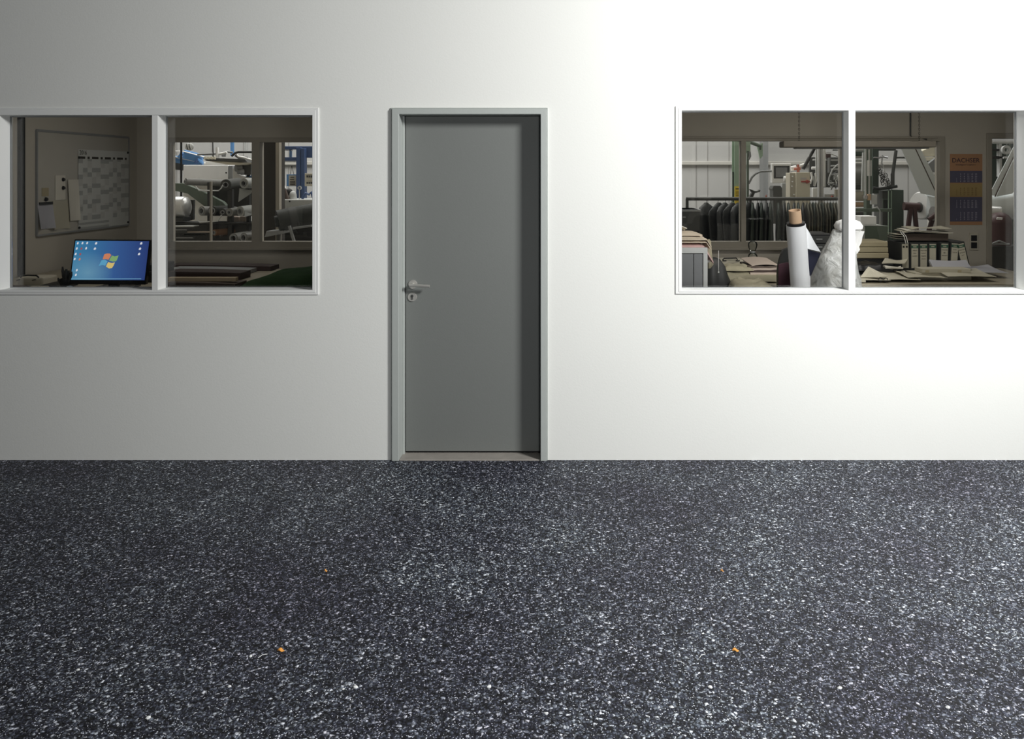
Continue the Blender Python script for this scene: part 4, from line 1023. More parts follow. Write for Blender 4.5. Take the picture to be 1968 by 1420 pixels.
# green bracket with arm
yv = 6.0; r = thing('crane_bracket', 'green bracket with a dark swing arm high in the hall', 'bracket', at(1438, 293, yv))
MB().pbox(1433, 1442.5, 268, 293, yv, .15).build('bracket_box', 'green_paint', r, .004)
b = MB(); b.tube([at(1441, 273, yv + .05), at(1452, 277, yv + .05), at(1462, 281, yv + .05)], .024, 8); b.tube([at(1462, 279, yv + .05), at(1461, 288, yv + .05)], .014, 8); b.build('arm', 'green_grey', r, 0, True)
MB().pprism([(1455, 278), (1466, 275), (1466, 300), (1461, 305), (1458, 290)], yv + .2, .04).build('plate', 'green_paint', r)
b = MB(); b.tube([at(1440, 292, yv), at(1441, 300, yv), at(1438, 306, yv)], .02, 8); b.build('hook', 'mid_grey', r, 0, True)
# stand with touch panel
yt = 6.0; r = thing('touch_panel_stand', 'pole-mounted white touch panel with a dark screen in the hall', 'control panel', at(1437, 400, yt)); r.location.z = 0
q = at(1437, 290, yt); MB().cyl((q.x, yt, 0), (q.x, yt, q.z), .016, .016, 12).build('pole', 'green_grey', r, 0, True)
b = MB(); b.tube([at(1439, 353, yt), at(1445, 341, yt), at(1452, 334, yt), at(1462, 329.5, yt), at(1484, 328.5, yt)], .014, 10); b.build('arm', 'mid_grey', r, 0, True)
MB().pbox(1484, 1520.5, 314, 352, yt - .03, .10).build('panel_case', 'bright_white', r, .008)
MB().pbox(1487, 1517.5, 318.5, 343, yt - .034, .003).build('bezel', 'charcoal', r, .002)
MB().pbox(1491, 1513, 322, 340.5, yt - .037, .003).build('screen', 'cab_grey', r, .002)
q = at(1512, 343, yt - .1); b = MB(); b.cyl(at(1506, 343.5, yt - .08), at(1520, 343.5, yt - .08), .036, .036, 24); tag(b.build('white_drum', 'bright_white', None, .004, True), 'short white drum between the touch panel and the switch cabinet', 'drum')
# dark unit and grey support
tag(MB().pprism([(1487, 357), (1500, 357), (1503, 361), (1503, 430), (1486, 430), (1486, 366), (1484, 363)], yt + .05, .2).build('dark_motor', 'dark_grey', None, .006), 'dark motor unit below the touch panel', 'motor')
o = tag(MB().pbox(1503, 1512.5, 352, 560, yt + .1, .08).build('panel_support', 'light_grey', None, .004), 'light grey upright right of the dark motor unit', 'support')
r = thing('lamp_head', 'dark angled machine lamp head above the clothes rail', 'lamp', at(1443, 382, yt - .2)); r.location.z = 0
MB().pprism([(1441, 363), (1451, 367), (1458, 367), (1460, 364.5), (1462, 366), (1460, 369), (1451, 371), (1446, 382), (1439, 382), (1443, 374), (1446, 370)], yt - .2, .08).build('head', 'dark_grey', r, .004)
MB().pbox(1440, 1445, 381, 560, yt - .2, .06).build('post', 'dark_grey', r)
r = thing('marker_cone', 'tiny red and white cone above the clothes rail', 'cone', at(1472, 382, yt - .2)); r.location.z = 0
MB().lathe([(.012, 0), (.012, .03), (.004, .06)], (at(1472.5, 382, yt - .2).x, yt - .2, at(1472, 382, yt).z), 12).build('cone', 'orange_red', r, 0, True)
MB().pbox(1471.5, 1473.5, 381, 560, yt - .21, .02).build('post', 'mid_grey', r)
# switch cabinet
ys = 5.3; r = thing('switch_cabinet', 'beige switch cabinet with a red rotary switch in the hall', 'switch cabinet', at(1543, 420, ys)); r.location.z = 0
MB().pbox(1530, 1557, 331, 560, ys, .22).build('cabinet_body', 'cream', r, .006)
MB().pbox(1518, 1529.3, 332, 560, ys + .03, .2).build('side_box', 'beige', r, .006)
b = MB(); q = at(1548, 349, ys); b.rbox((q.x, ys - .012, q.z), (.11, .016, .018)); b.cyl((q.x + .02, ys, q.z), (q.x + .02, ys - .03, q.z), .022, .018, 18); b.build('rotary_switch', 'red', r, 0, True)
MB().pbox(1539, 1550, 341.5, 345, ys - .004, .004).build('switch_plate', 'light_grey', r)
for px, py in ((1523, 339), (1523, 349), (1522, 358), (1526, 374)):
    q = at(px, py, ys + .03); MB().cyl((q.x, ys + .03, q.z), (q.x, ys + .015, q.z), .009, .008, 12).build('button', 'bright_white', r, 0, True)
# boom, valve and hoses
b = MB(); A, Bv = at(1543.5, 325, ys + .1), at(1566, 284, ys + .1); b.cyl(A, A.lerp(Bv, .55), .021, .021, 14); b.cyl(A.lerp(Bv, .55), A.lerp(Bv, .62), .015, .015, 14); b.cyl(A.lerp(Bv, .62), Bv, .020, .018, 14)
tag(b.build('gas_cylinder', 'charcoal', None, 0, True), 'black diagonal gas cylinder above the switch cabinet', 'cylinder')
r = thing('orange_valve', 'orange valve with white fittings on top of the switch cabinet', 'valve', at(1532, 330, ys + .1))
b = MB(); b.cyl(at(1526, 325, ys + .1), at(1538, 323.5, ys + .1), .014, .02, 12); b.cyl(at(1534, 316, ys + .1), at(1534, 331, ys + .1), .013, .018, 12); b.build('valve_body', 'orange_red', r, 0, True)
b = MB(); b.cyl(at(1537, 319, ys + .12), at(1549, 316, ys + .12), .018, .022, 12); b.cyl(at(1520, 324, ys + .2), at(1530, 322, ys + .2), .03, .03, 12); b.build('fitting', 'bright_white', r, 0, True)
# aluminium machine frame with rollers
yx = 5.8
r = thing('cabling_machine', 'aluminium profile machine frame with rollers and cables in the hall', 'machine', at(1580, 400, yx)); r.location.z = 0
def post(px0, px1, py0, py1, m, y=yx, dep=.07, nm='profile_post'):
    return MB().pbox(px0, px1, py0, py1, y, dep).build(nm, m, r, .004)
post(1573.5, 1577, 283, 560, 'alu'); post(1578, 1583, 283, 560, 'alu'); post(1583.2, 1587, 284, 359, 'white', yx - .02); post(1568, 1570.5, 283, 350, 'light_grey', yx - .01, .03)
for px0, px1, py, m in ((1562, 1574, 307, 'alu'), (1587, 1594, 307, 'alu'), (1597, 1616, 307.5, 'alu'), (1587, 1616, 303, 'mid_grey'), (1597, 1616, 319, 'light_grey'), (1597, 1616, 325, 'alu'), (1597, 1616, 335, 'alu'), (1560, 1568, 323, 'bright_white'), (1600, 1616, 288, 'mid_grey')):
    MB().cyl(at(px0, py, yx + .1), at(px1, py, yx + .1), .012 if py != 323 else .02, None, 12).build('roller', m, r, 0, True)
post(1593.5, 1596, 303, 332, 'mid_grey')
MB().pbox(1588, 1597, 293, 303, yx + .05, .05).build('red_motor', 'maroon', r, .004)
MB().pbox(1562, 1571, 361, 384, yx - .05, .05).build('white_unit', 'bright_white', r, .004)
MB().pbox(1606, 1616, 364, 384, yx - .02, .06).build('beige_unit', 'beige', r, .004)
pl = MB().pbox(1585, 1604, 373, 385, yx - .05, .03).build('button_plate', 'light_grey', r, .004)
q = at(1599, 378, yx - .06); MB().cyl(q, q + Vector((0, -.03, 0)), .014, .012, 12).build('stop_button', 'red', pl, 0, True)
MB().pbox(1556, 1618, 302, 360, yx + .5, .05).build('back_panel', 'dark_grey', r, .004)
random.seed(6)
for i in range(12):
    x0, y0 = random.uniform(1588, 1612), random.uniform(335, 362)
    pts = [(x0, y0)]
    for k2 in range(4): pts.append((min(1616, max(1586, pts[-1][0] + random.uniform(-8, 9))), min(368, max(330, pts[-1][1] + random.uniform(-8, 8)))))
    MB().tube([at(p[0], p[1], yx - .02 + random.uniform(-.05, .05)) for p in pts], random.uniform(.005, .010), 6).build('cable', random.choice(['light_grey', 'mid_grey', 'charcoal', 'white', 'dark_grey']), r, 0, True)
MB().tube([at(1592, 352, yx - .06), at(1594, 340, yx - .06), at(1600, 326, yx - .06), at(1608, 318, yx - .06), at(1616, 313, yx - .06)], .010, 8).build('hose', 'light_grey', r, 0, True)
MB().tube([at(1588, 295, yx - .06), at(1596, 295, yx - .06), at(1606, 299, yx - .06), at(1614, 303, yx - .06)], .008, 8).build('hose', 'light_grey', r, 0, True)
for i, (px, py, h) in enumerate(((1559, 331, 22), (1563, 339, 18), (1567, 333, 25))):
    MB().tube([at(px, py, yx - .1), at(px + 2, py + h * .5, yx - .1), at(px - 2 + 4 * (i % 2), py + h, yx - .1)], .014, 8).build('fitting', 'bright_white' if i != 1 else 'light_grey', r, 0, True)

# calender machine with rollers, gauges and green column (behind third opening)
yy_ = 5.0
r = thing('roller_machine', 'grey roller machine with gauges behind the right pane', 'machine', at(1668, 430, yy_)); r.location.z = 0
for py, rr, m in ((288, .02, 'light_grey'), (296, .03, 'green_dark'), (302, .016, 'alu'), (309, .014, 'light_grey'), (315, .012, 'alu'), (338, .11, 'roll_grey'), (354, .016, 'alu'), (360, .03, 'dark_grey'), (367, .024, 'alu'), (377, .06, 'beige'), (393, .03, 'cardboard'), (403, .02, 'green_grey'), (412, .03, 'dark_grey')):
    MB().cyl(at(1618, py, yy_ + .35), at(1661, py, yy_ + .35), rr, None, 18).build('roller', m, r, 0, True)
MB().pprism([(1658.5, 293), (1662.5, 293), (1662, 367), (1656, 367)], yy_ + .05, .03).build('web_edge', 'light_grey', r)
for px, rr, t, bt, m in ((1663.5, .011, 285, 378, 'light_grey'), (1670.5, .010, 287, 378, 'alu'), (1674, .006, 308, 338, 'bright_white'), (1669, .016, 308, 338, 'bright_white')):
    MB().cyl(at(px, t, yy_ - .02), at(px, bt, yy_ - .02), rr, None, 10).build('gauge_tube', m, r, 0, True)
MB().pbox(1665, 1676, 283, 560, yy_ + .02, .1).build('side_frame', 'green_grey', r, .005)
MB().pbox(1660, 1668, 375, 383, yy_ - .06, .05).build('valve', 'chrome', r, .004)
MB().pbox(1668.5, 1674, 373, 385, yy_ - .07, .05).build('brass_fitting', 'cardboard', r, .004)
MB().pbox(1675, 1686, 374, 393, yy_ - .04, .06).build('junction_box', 'light_grey', r, .004)
MB().pbox(1640, 1715, 401, 407, yy_ - .1, .06).build('shelf_bar', 'green_grey', r, .004)
MB().tube([at(1678, 400, yy_ - .1), at(1686, 398, yy_ - .1), at(1691, 405, yy_ - .1), at(1691, 440, yy_ - .1)], .008, 8).build('hose', 'light_grey', r, 0, True)
yo = 5.6
r = thing('green_press', 'dark green press with a column, chains and a swing arm in the hall', 'machine', at(1706, 430, yo)); r.location.z = 0
MB().pbox(1677, 1689, 283, 372, yo, .15).build('column', 'green_dark', r, .005)
MB().pbox(1690, 1722, 286, 289.5, yo + .05, .04).build('cross_beam', 'dark_grey', r, .004)
MB().pbox(1722, 1742, 301, 304.5, yo + .35, .04).build('cross_beam', 'dark_grey', r, .004)
b = MB(); b.tube([at(1722, 289, yo - .02), at(1716, 333, yo - .02)], .022, 8); b.tube([at(1715.5, 333, yo - .02), at(1715.5, 362, yo - .02)], .026, 8); b.build('swing_arm', 'dark_grey', r, 0, True)
MB().tube([at(1678, 361, yo - .05), at(1690, 363, yo - .05), at(1706, 361, yo - .05), at(1724, 358, yo - .05)], .02, 8).build('handle_bar', 'charcoal', r, 0, True)
MB().pbox(1696, 1714, 366, 560, yo, .3).build('left_housing', 'dark_grey', r, .006)
MB().pbox(1696.5, 1710.5, 382, 404, yo - .01, .01).build('window_frame', 'green_grey', r, .002)
MB().pbox(1698, 1709, 384, 402, yo - .014, .004).build('recess', 'charcoal', r)
MB().pbox(1713, 1737, 365, 560, yo - .06, .35).build('right_housing', 'green_dark', r, .006)
for px in (1707.5, 1712.8): MB().pbox(px, px + 1.3, 366, 450, yo - .08, .02).build('trim_strip', 'green_paint', r)
random.seed(3)
for ch in range(3):
    b = MB(); p = (1690 + ch * 6, 325 + ch * 6)
    for k2 in range(7):
        q = at(p[0] + random.uniform(-2, 2), p[1] + k2 * 4.5, yo - .06); b.rings([[Vector((q.x + (.020 + .005 * math.cos(pp)) * math.cos(t), yo - .06 + .005 * math.sin(pp), q.z + (.026 + .005 * math.cos(pp)) * math.sin(t))) for pp in (0, PI / 2, PI, 1.5 * PI)] for t in [2 * PI * j / 8 for j in range(8)]], False, True)
        p = (p[0] + 1.4, p[1])
    b.build('chain', 'chrome' if ch == 1 else 'charcoal', r, 0, True)
b = MB(); b.tube([at(1679, 303, yo - .1), at(1690, 303, yo - .1), at(1697, 301, yo - .1), at(1706, 303, yo - .1)], .012, 8); b.tube([at(1696, 298, yo - .1), at(1694, 318, yo - .1)], .010, 8); b.build('crank', 'chrome', r, 0, True)
b = MB(); b.tube([at(1696, 314, yo - .1), at(1705, 345, yo - .1)], .005, 6); b.build('wire', 'light_grey', r)

# reel machine: white web running down to a roll on a maroon stand
def reel(sgn, x_of, label, y, parts=True):
    """sgn=+1 web comes from upper left; x_of maps reference px to this machine's px"""
    r = thing('web_reel', label, 'machine', at(x_of(1775), 430, y)); r.location.z = 0
    X = lambda px, py, yy: at(x_of(px), py, yy)
    # web: band running from high at the upper left down over the roll
    def band(pts_l, pts_r, m, nm, dy):
        b = MB(); vs = []
        n = len(pts_l)
        f = [b.b.verts.new(X(p[0], p[1], y + dy)) for p in pts_l] ; g_ = [b.b.verts.new(X(p[0], p[1], y + dy + .0)) for p in pts_r]
        f2 = [b.b.verts.new(v.co + Vector((0, .012, 0))) for v in f]; g2 = [b.b.verts.new(v.co + Vector((0, .012, 0))) for v in g_]
        for i in range(n - 1):
            b.b.faces.new((f[i], f[i + 1], g_[i + 1], g_[i])); b.b.faces.new((f2[i], g2[i], g2[i + 1], f2[i + 1]))
            b.b.faces.new((f[i], f2[i], f2[i + 1], f[i + 1])); b.b.faces.new((g_[i], g_[i + 1], g2[i + 1], g2[i]))
        b.b.faces.new((f[0], g_[0], g2[0], f2[0])); b.b.faces.new((f[-1], f2[-1], g2[-1], g_[-1]))
        b.build(nm, m, r)
    # front strip and rear strip with a dark slit between them
    band([(1716, 256), (1731, 283), (1770, 372)], [(1741, 256), (1757, 283), (1801.5, 378)], 'web', 'web_band', 0)
    band([(1743, 256), (1759, 283), (1803.5, 376)], [(1752, 256), (1768, 283), (1815, 375)], 'web', 'web_band', .03)
    band([(1741, 256), (1757, 283), (1801.5, 378)], [(1743.2, 256), (1759.2, 283), (1804, 378)], 'brown_dark', 'dark_edge', .015)
    rad = 27 * (y - CAMY) / F
    c0 = X(1770, 395, y + .12); wx = .40 * sgn
    b = MB(); b.cyl((c0.x, c0.y, c0.z), (c0.x + wx, c0.y + .1, c0.z - .01), rad, rad, 40); b.build('web_roll', 'web', r, 0, True)
    b = MB(); b.cyl((c0.x - .02 * sgn, c0.y - .01, c0.z), (c0.x + .0, c0.y, c0.z), rad * .93, rad * 1.0, 40); b.build('roll_flange', 'bright_white', r, 0, True)
    b = MB(); b.cyl((c0.x - .06 * sgn, c0.y - .03, c0.z - .02), (c0.x - .03 * sgn, c0.y - .02, c0.z - .02), rad * .28, rad * .38, 24); b.build('hub', 'dark_grey', r, 0, True)
    b = MB(); p_, q_ = X(1737, 396, y + .05), X(1766, 398, y + .05); b.cyl(p_, q_, .05, .05, 16); b.build('axle', 'maroon', r, 0, True)
    for (xa, ya), (xb, yb2) in (((1750, 400), (1744, 447)), ((1757, 398), (1762, 450)), ((1793, 418), (1780, 460))):
        b = MB(); b.tube([X(xa, ya, y + .02), X(xb, yb2, y + .02), Vector((X(xb, yb2, y).x, y + .02, 0))], .032, 4); b.build('leg', 'maroon', r)
    c1 = X(1800, 410, y - .15); b = MB(); b.cyl((c1.x - .04 * sgn, c1.y, c1.z), (c1.x + .3 * sgn, c1.y + .08, c1.z), .085, .10, 28); b.build('small_roll', 'alu', r, 0, True)
    b = MB(); b.tube([X(1800, 410, y - .17), X(1791, 418, y - .17), X(1785, 422, y - .17)], .03, 8); b.build('roll_arm', 'maroon', r, 0, True)
    return r
reel(1, lambda p: p, 'white web running down to a large roll on maroon legs in the hall', 5.2)
# beige boxes and louvred panel beyond
r = thing('paper_hood', 'cream machine hood with a grey cover at the top right of the hall window', 'machine', at(1790, 400, 6.6)); r.location.z = 0
MB().pprism([(1772, 290), (1789, 282), (1806, 283), (1806, 300), (1772, 300)], 6.7, .2).build('upper_hood', 'cream', r, .006)
MB().pprism([(1776, 301), (1808, 301), (1808, 306), (1790, 309), (1778, 309)], 6.68, .2).build('lower_hood', 'cream', r, .006)
MB().pprism([(1780, 318), (1795, 306), (1808, 298), (1808, 331), (1788, 331)], 6.6, .2).build('grey_cover', 'mid_grey', r, .006)
lv = MB().pbox(1788, 1812, 331, 362, 6.6, .1).build('louvre_panel', 'bright_white', r, .004)
for py in (336, 341, 346, 351): MB().pbox(1796, 1812, py, py + 1.2, 6.59, .012).build('louvre_slot', 'mid_grey', lv)
MB().pbox(1788, 1812, 362, 560, 6.65, .1).build('base', 'hall_rail', r)
# dark upper gantry above the web
tag(MB().pbox(1640, 1815, 274, 283, 6.9, .2).build('gantry_beam', 'dark_grey', None, .01), 'dark gantry beam along the top of the hall window', 'beam')
# white box on grey metal chest
yw = 4.0; a = at(1662, 434, yw); c = at(1707, 470, yw)
r = thing('metal_chest', 'grey metal chest behind the stack of beige boxes', 'chest', ((a.x + c.x) / 2, yw, 0))
MB().box(a.x, c.x, yw, yw + .4, 0, a.z).build('body', 'green_grey', r, .006); MB().box(a.x - .02, c.x - .06, yw + .0, yw + .4, a.z, a.z + .006).build('lid', 'light_grey', r)
a1 = at(1655, 436, yw); MB().box(a1.x - .02, a.x, yw, yw + .4, 0, a.z).build('side_panel', 'light_grey', r)
a1 = at(1655, 420, yw + .05); tag(MB().box(a1.x, a1.x + .17, yw + .06, yw + .3, a.z + .007, a.z + .10).build('white_box', 'bright_white', None, .003), 'white carton on top of the grey metal chest', 'box')

# ================================================================= BEYOND THE DOORWAY (right edge)
yd = 5.6
r = reel(-1, lambda p: 3716 - p, 'reflection of the white web, built as a mirrored copy beyond the doorway', 5.0)  # solid mirrored copy stands in for a reflection of the first reel
r = thing('red_motor_unit', 'dark red rounded motor beyond the doorway', 'motor', at(1920, 470, 4.3)); r.location.z = 0
b = MB(); q = at(1921, 428, 4.4); b.ball((q.x, 4.4, q.z), (.13, .13, .12), 24); b.build('motor_dome', 'maroon', r, 0, True)
b = MB(); b.cyl((q.x, 4.4, q.z), (q.x, 4.4, q.z - .25), .13, .12, 24); b.build('motor_body', 'maroon', r, 0, True)
b = MB(); q2 = at(1921, 420, 4.25); b.rbox(q2, (.06, .01, .025), (.3, .1, 0)); b.build('bright_plate', 'bright_white', r)
MB().box(q.x - .16, q.x + .2, 4.25, 4.7, 0, q.z - .25).build('motor_base', 'charcoal', r, .01)
b = MB(); q3 = at(1925, 463, 4.15); b.tube([at(1908, 468, 4.2), at(1920, 463, 4.2), at(1932, 468, 4.2)], .012, 8); b.cyl(at(1905, 469, 4.2), at(1940, 469, 4.2), .01, .01, 8); b.build('clamp', 'mid_grey', r, 0, True)
r = thing('gear_rack', 'green rack with gears and rods at the top of the doorway view', 'machine', at(1930, 320, 6.3)); r.location.z = 0
for px0, px1, py0, py1, m in ((1903, 1950, 271, 276, 'light_grey'), (1921, 1926, 276, 340, 'light_grey'), (1903, 1921, 286, 290, 'charcoal'), (1903, 1935, 300, 305, 'charcoal'), (1940, 1943, 276, 345, 'green_grey'), (1903, 1950, 276, 560, 'green_dark')):
    MB().pbox(px0, px1, py0, py1, 6.3 if m != 'green_dark' else 6.5, .08).build('rack_bar' if m != 'green_dark' else 'back_plate', m, r, .004)
b = MB(); q = at(1935, 288, 6.2); b.pipe(q, q + Vector((0, .05, 0)), .06, .03, 20); b.build('gear', 'light_grey', r, 0, True)
b = MB(); b.cyl(at(1928, 303, 6.2), at(1948, 303, 6.2), .014, .014, 8); b.build('rod', 'light_grey', r, 0, True)

# ================================================================= HALL, LEFT
yl = 4.6
# thin pole outside the office window
q = at(404.5, 350, 3.6); tag(MB().box(q.x - .009, q.x + .009, 3.6, 3.63, 0, at(404, 349, 3.6).z).build('thin_post', 'interior_frame', None, .002), 'thin beige post rising in front of the fabric rolls', 'post')
a = at(529.5, 300, 4.2); c = at(536.5, 300, 4.2); tag(MB().box(a.x, c.x, 4.2, 4.28, 0, 5).build('light_post', 'interior_frame', None, .003), 'light beige post on the right edge of the dark pillar', 'post')
a = at(493.5, 300, 3.45); c = at(500, 300, 3.45)
# white cabinet
r = thing('white_machine', 'white machine cabinet with a grey side behind the fabric rolls', 'machine', at(396, 400, 7.0)); r.location.z = 0
MB().pbox(352, 438.5, 317, 348, 7.0, .6).build('cover', 'bright_white', r, .01)
MB().pbox(438.8, 447, 318, 560, 7.0, .6).build('side_post', 'mid_grey', r, .01)
MB().pbox(352, 438, 348, 560, 7.1, .4).build('lower_body', 'hall_rail', r)
q = at(435, 332, 6.99); MB().cyl(q, q + Vector((0, -.01, 0)), .012, .012, 10).build('bolt', 'black', r)
q = at(348.3, 300, 6.0); tag(MB().cyl((q.x, 6.0, 0), (q.x, 6.0, 4.5), .014, .014, 10).build('black_pole', 'black', None, 0, True), 'thin black pole left of the white machine cabinet', 'pole')
# blue lattice conveyor
r = thing('blue_conveyor', 'blue beams with white edges rising left in the hall', 'conveyor', at(350, 400, 7.6)); r.location.z = 0
def beam(p, q, w_, m, y, nm='beam', t=.06):
    A, Bq = at(*p, y), at(*q, y); d_ = (Bq - A); n = Vector((-d_.z, 0, d_.x)).normalized() * w_ / 2
    b = MB(); P = [A + n, Bq + n, Bq - n, A - n]; b.prism([(v.x, v.z) for v in P], y, y + t); return b.build(nm, m, r, .004)
beam((318, 302), (388, 317), .10, 'blue_paint', 7.6); beam((352, 296), (388, 305), .13, 'blue_paint', 7.5)
beam((318, 298.5), (392, 313), .018, 'bright_white', 7.55); beam((350, 290.5), (390, 301), .012, 'bright_white', 7.45); beam((345, 291), (318, 291), .03, 'bright_white', 7.5)
beam((342, 303), (350, 294), .04, 'blue_paint', 7.52); beam((374, 313), (380, 305), .03, 'navy_paint', 7.45); beam((380, 305), (388, 313), .03, 'blue_paint', 7.45)
beam((318, 316), (352, 320), .12, 'dark_grey', 7.7); beam((318, 320), (318, 420), .12, 'mid_grey', 7.9)
# wire guard lamp
q = at(364, 282, 5.6); r = thing('cage_lamp', 'oval reflector with bright stripes hanging near the ceiling', 'lamp', q)
b = MB(); b.ball(q, (.058, .03, .05), 16); ob = b.build('reflector', 'light_grey', r, 0, True)
for i in range(5):
    b = MB(); xx = -.034 + i * .017; b.tube([(q.x + xx - .008, 5.568, q.z + .036), (q.x + xx, 5.562, q.z), (q.x + xx + .008, 5.568, q.z - .036)], .0035, 6); b.build('wire_guard', 'charcoal' if i % 2 else 'bright_white', r, 0, True)
MB().tube([q + Vector((0, 0, .04)), Vector((q.x, q.y, 6.6))], .005, 6).build('cord', 'black', r)
# tool tray wedge with white fittings
r = thing('swing_tray', 'wedge shaped grey tray with cream underside above the white cabinet', 'tray', at(430, 400, 6.4)); r.location.z = at(430, 320, 6.4).z
MB().tube([at(409, 303, 6.7), at(409, 303, 6.7) + Vector((0, 0, 4.7))], .008, 6).build('hanger_rod', 'mid_grey', r)
MB().pprism([(388, 303), (470, 305), (476, 312), (396, 309)], 6.4, .5).build('tray', 'dark_grey', r, .006)
MB().pprism([(392, 308), (476, 313), (458, 317), (440, 317)], 6.42, .45).build('underside', 'cream', r, .004)
b = MB()
for px in (394, 400, 406, 412): b.cyl(at(px, 306, 6.38), at(px + 1, 301, 6.38), .02, .016, 10)
b.build('clips', 'cream', r, 0, True)
b = MB(); b.cyl(at(417.5, 283, 6.5), at(418, 304, 6.5), .02, .024, 12); b.cyl(at(422, 296, 6.5), at(436, 293, 6.5), .018, .02, 12); b.build('white_tube', 'bright_white', r, 0, True)
MB().tube([at(409, 273, 6.45), at(410, 302, 6.45)], .006, 6).build('cable', 'black', r)
b = MB(); b.tube([at(380, 297, 6.6), at(420, 295, 6.6), at(434, 291, 6.6), at(447, 293, 6.6)], .015, 8); b.tube([at(430, 291, 6.6), at(430, 301, 6.6)], .03, 8); b.build('pipe_work', 'mid_grey', r, 0, True)
b = MB(); b.tube([at(445, 300, 6.5), at(452, 294, 6.5), at(458, 292, 6.5), at(487, 292, 6.5)], .016, 8); b.tube([at(453, 298, 6.5), at(459, 303, 6.5), at(476, 304, 6.5)], .02, 8); b.build('hoses', 'charcoal', r, 0, True)
b = MB(); b.tube([at(455, 297, 6.35), at(458, 301, 6.35), at(470, 303, 6.35), at(485, 308, 6.35)], .014, 8); b.build('white_hose', 'bright_white', r, 0, True)
q = at(446.5, 286, 7.4); tag(MB().cyl(at(446.5, 300, 7.4) + Vector((0, 0, 4.7)), at(446.5, 300, 7.4), .028, .028, 12).build('blue_pipe', 'blue_paint', None, 0, True), 'short vertical blue pipe high above the machine', 'pipe')
for px in (471, 476): tag(MB().cyl(at(px, 292, 7.9) + Vector((0, 0, 5.0)), at(px, 292, 7.9), .012, .012, 8).build('steel_pipe', 'light_grey', None, 0, True), ('left' if px == 471 else 'right') + ' one of two slim steel pipes near the window mullion', 'pipe')
# black motor head
r = thing('motor_head', 'dark motor head mounted right of the white machine cabinet', 'motor', at(466, 336, 6.7)); r.location.z = 0
MB().pbox(474, 478, 336, 560, 6.85, .06).build('pedestal', 'charcoal', r)
MB().pbox(462, 482, 315, 336, 6.7, .3).build('housing', 'dark_grey', r, .01)
b = MB(); b.cyl(at(453, 323, 6.65), at(463, 323, 6.7), .05, .06, 16); b.cyl(at(456, 330, 6.6), at(468, 330, 6.65), .03, .04, 12); b.build('barrel', 'mid_grey', r, 0, True)
b = MB(); b.prism([(at(x, y, 6.8).x, at(x, y, 6.8).z) for x, y in ((447, 323), (452, 330), (462, 338), (484, 342), (484, 345), (447, 345))], 6.8, 7.0); b.build('mount', 'bright_white', r, .004)
MB().pprism([(482, 312), (486, 312), (486, 343), (470, 343), (473, 338), (482, 338)], 6.85, .1).build('blue_bracket', 'blue_paint', r, .004)

# fabric roll rack
r = thing('roll_rack', 'dark steel rack carrying rows of fabric rolls in the hall', 'rack', at(450, 430, yl)); r.location.z = 0
for px0, px1 in ((437, 446), (473, 479), (398, 405)): MB().pbox(px0, px1, 350, 560, yl + .1, .06).build('upright', 'charcoal', r, .005)
MB().pprism([(324, 352), (352, 352), (385, 366), (428, 388), (440, 402), (400, 402), (360, 372), (324, 364)], yl + .28, .08).build('slanted_beam', 'green_grey', r, .006)
MB().pbox(324, 486, 427.5, 431, yl + .05, .3).build('shelf', 'charcoal', r, .004)
MB().pbox(407, 486, 356, 415, yl + .6, .05).build('shade_panel', 'charcoal', r, .004)  # dark sheet standing in for the shade inside the rack
MB().pbox(324, 486, 431, 448, yl + .2, .05).build('lower_panel', 'dark_grey', r, .004)
b = MB(); b.tube([at(376, 358, yl - .05), at(382, 366, yl - .05), at(420, 366.5, yl - .05), at(425, 362, yl - .05), at(428, 356, yl - .05)], .007, 8); b.build('hook', 'light_grey', r, 0, True)
b = MB(); b.tube([at(376, 412, yl - .05), at(379, 422, yl - .05), at(384, 427, yl - .05), at(418, 425, yl - .05), at(426, 413, yl - .05)], .008, 8); b.build('hook', 'light_grey', r, 0, True)
MB().pprism([(364, 384), (372, 384), (371, 422), (357, 426), (356, 405), (364, 400)], yl + .45, .05).build('dark_leg', 'charcoal', r, .004)
def hroll(px0, py0, px1, py1, ro, ri, m, label, y=yl, dy=.35, nm='fabric_roll', endm='black', grp='fabric rolls lying on the rack'):
    A = at(px0, py0, y); Bq = at(px1, py1, y + dy)
    r = thing(nm, label, 'fabric roll', (A.x, A.y, min(A.z, Bq.z) - ro), grp)
    ro *= 1.14; ri *= 1.1
    b = MB(); b.pipe(A, Bq, ro, ri, 28); b.build('fabric', m, r, 0, True)
    b = MB(); dd = (Bq - A).normalized(); b.pipe(A - dd * .012, Bq, ri + .001, ri * .78, 20); b.build('core', 'mid_grey' if endm == 'black' else endm, r, 0, True)
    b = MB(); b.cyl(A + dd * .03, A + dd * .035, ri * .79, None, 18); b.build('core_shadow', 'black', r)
    return r
hroll(357, 349, 436, 352, .036, .02, 'roll_grey', 'long grey roll on the upper left of the rack', yl + .15)
hroll(434, 355, 458, 352, .055, .03, 'roll_dark', 'dark roll end in the middle of the upper tier')
hroll(469, 352.5, 527, 350, .052, .032, 'roll_light', 'light roll on the upper tier under the window mullion', yl - .05, .5)
hroll(500, 351, 530, 347, .05, .03, 'roll_grey', 'grey roll behind the light roll on the upper tier', yl + .35, .3)
hroll(388, 405.5, 436, 404, .048, .036, 'roll_grey', 'hollow grey roll at the left of the middle tier')
hroll(408, 405, 440, 403, .046, .034, 'roll_dark', 'dark hollow roll second in the middle tier', yl - .06)
hroll(428, 408, 452, 403, .036, .02, 'roll_dark', 'thin dark roll between the larger rolls of the middle tier', yl - .04)
hroll(441, 408, 478, 402, .040, .022, 'roll_grey', 'thin roll with a pale core in the middle tier', yl - .09)
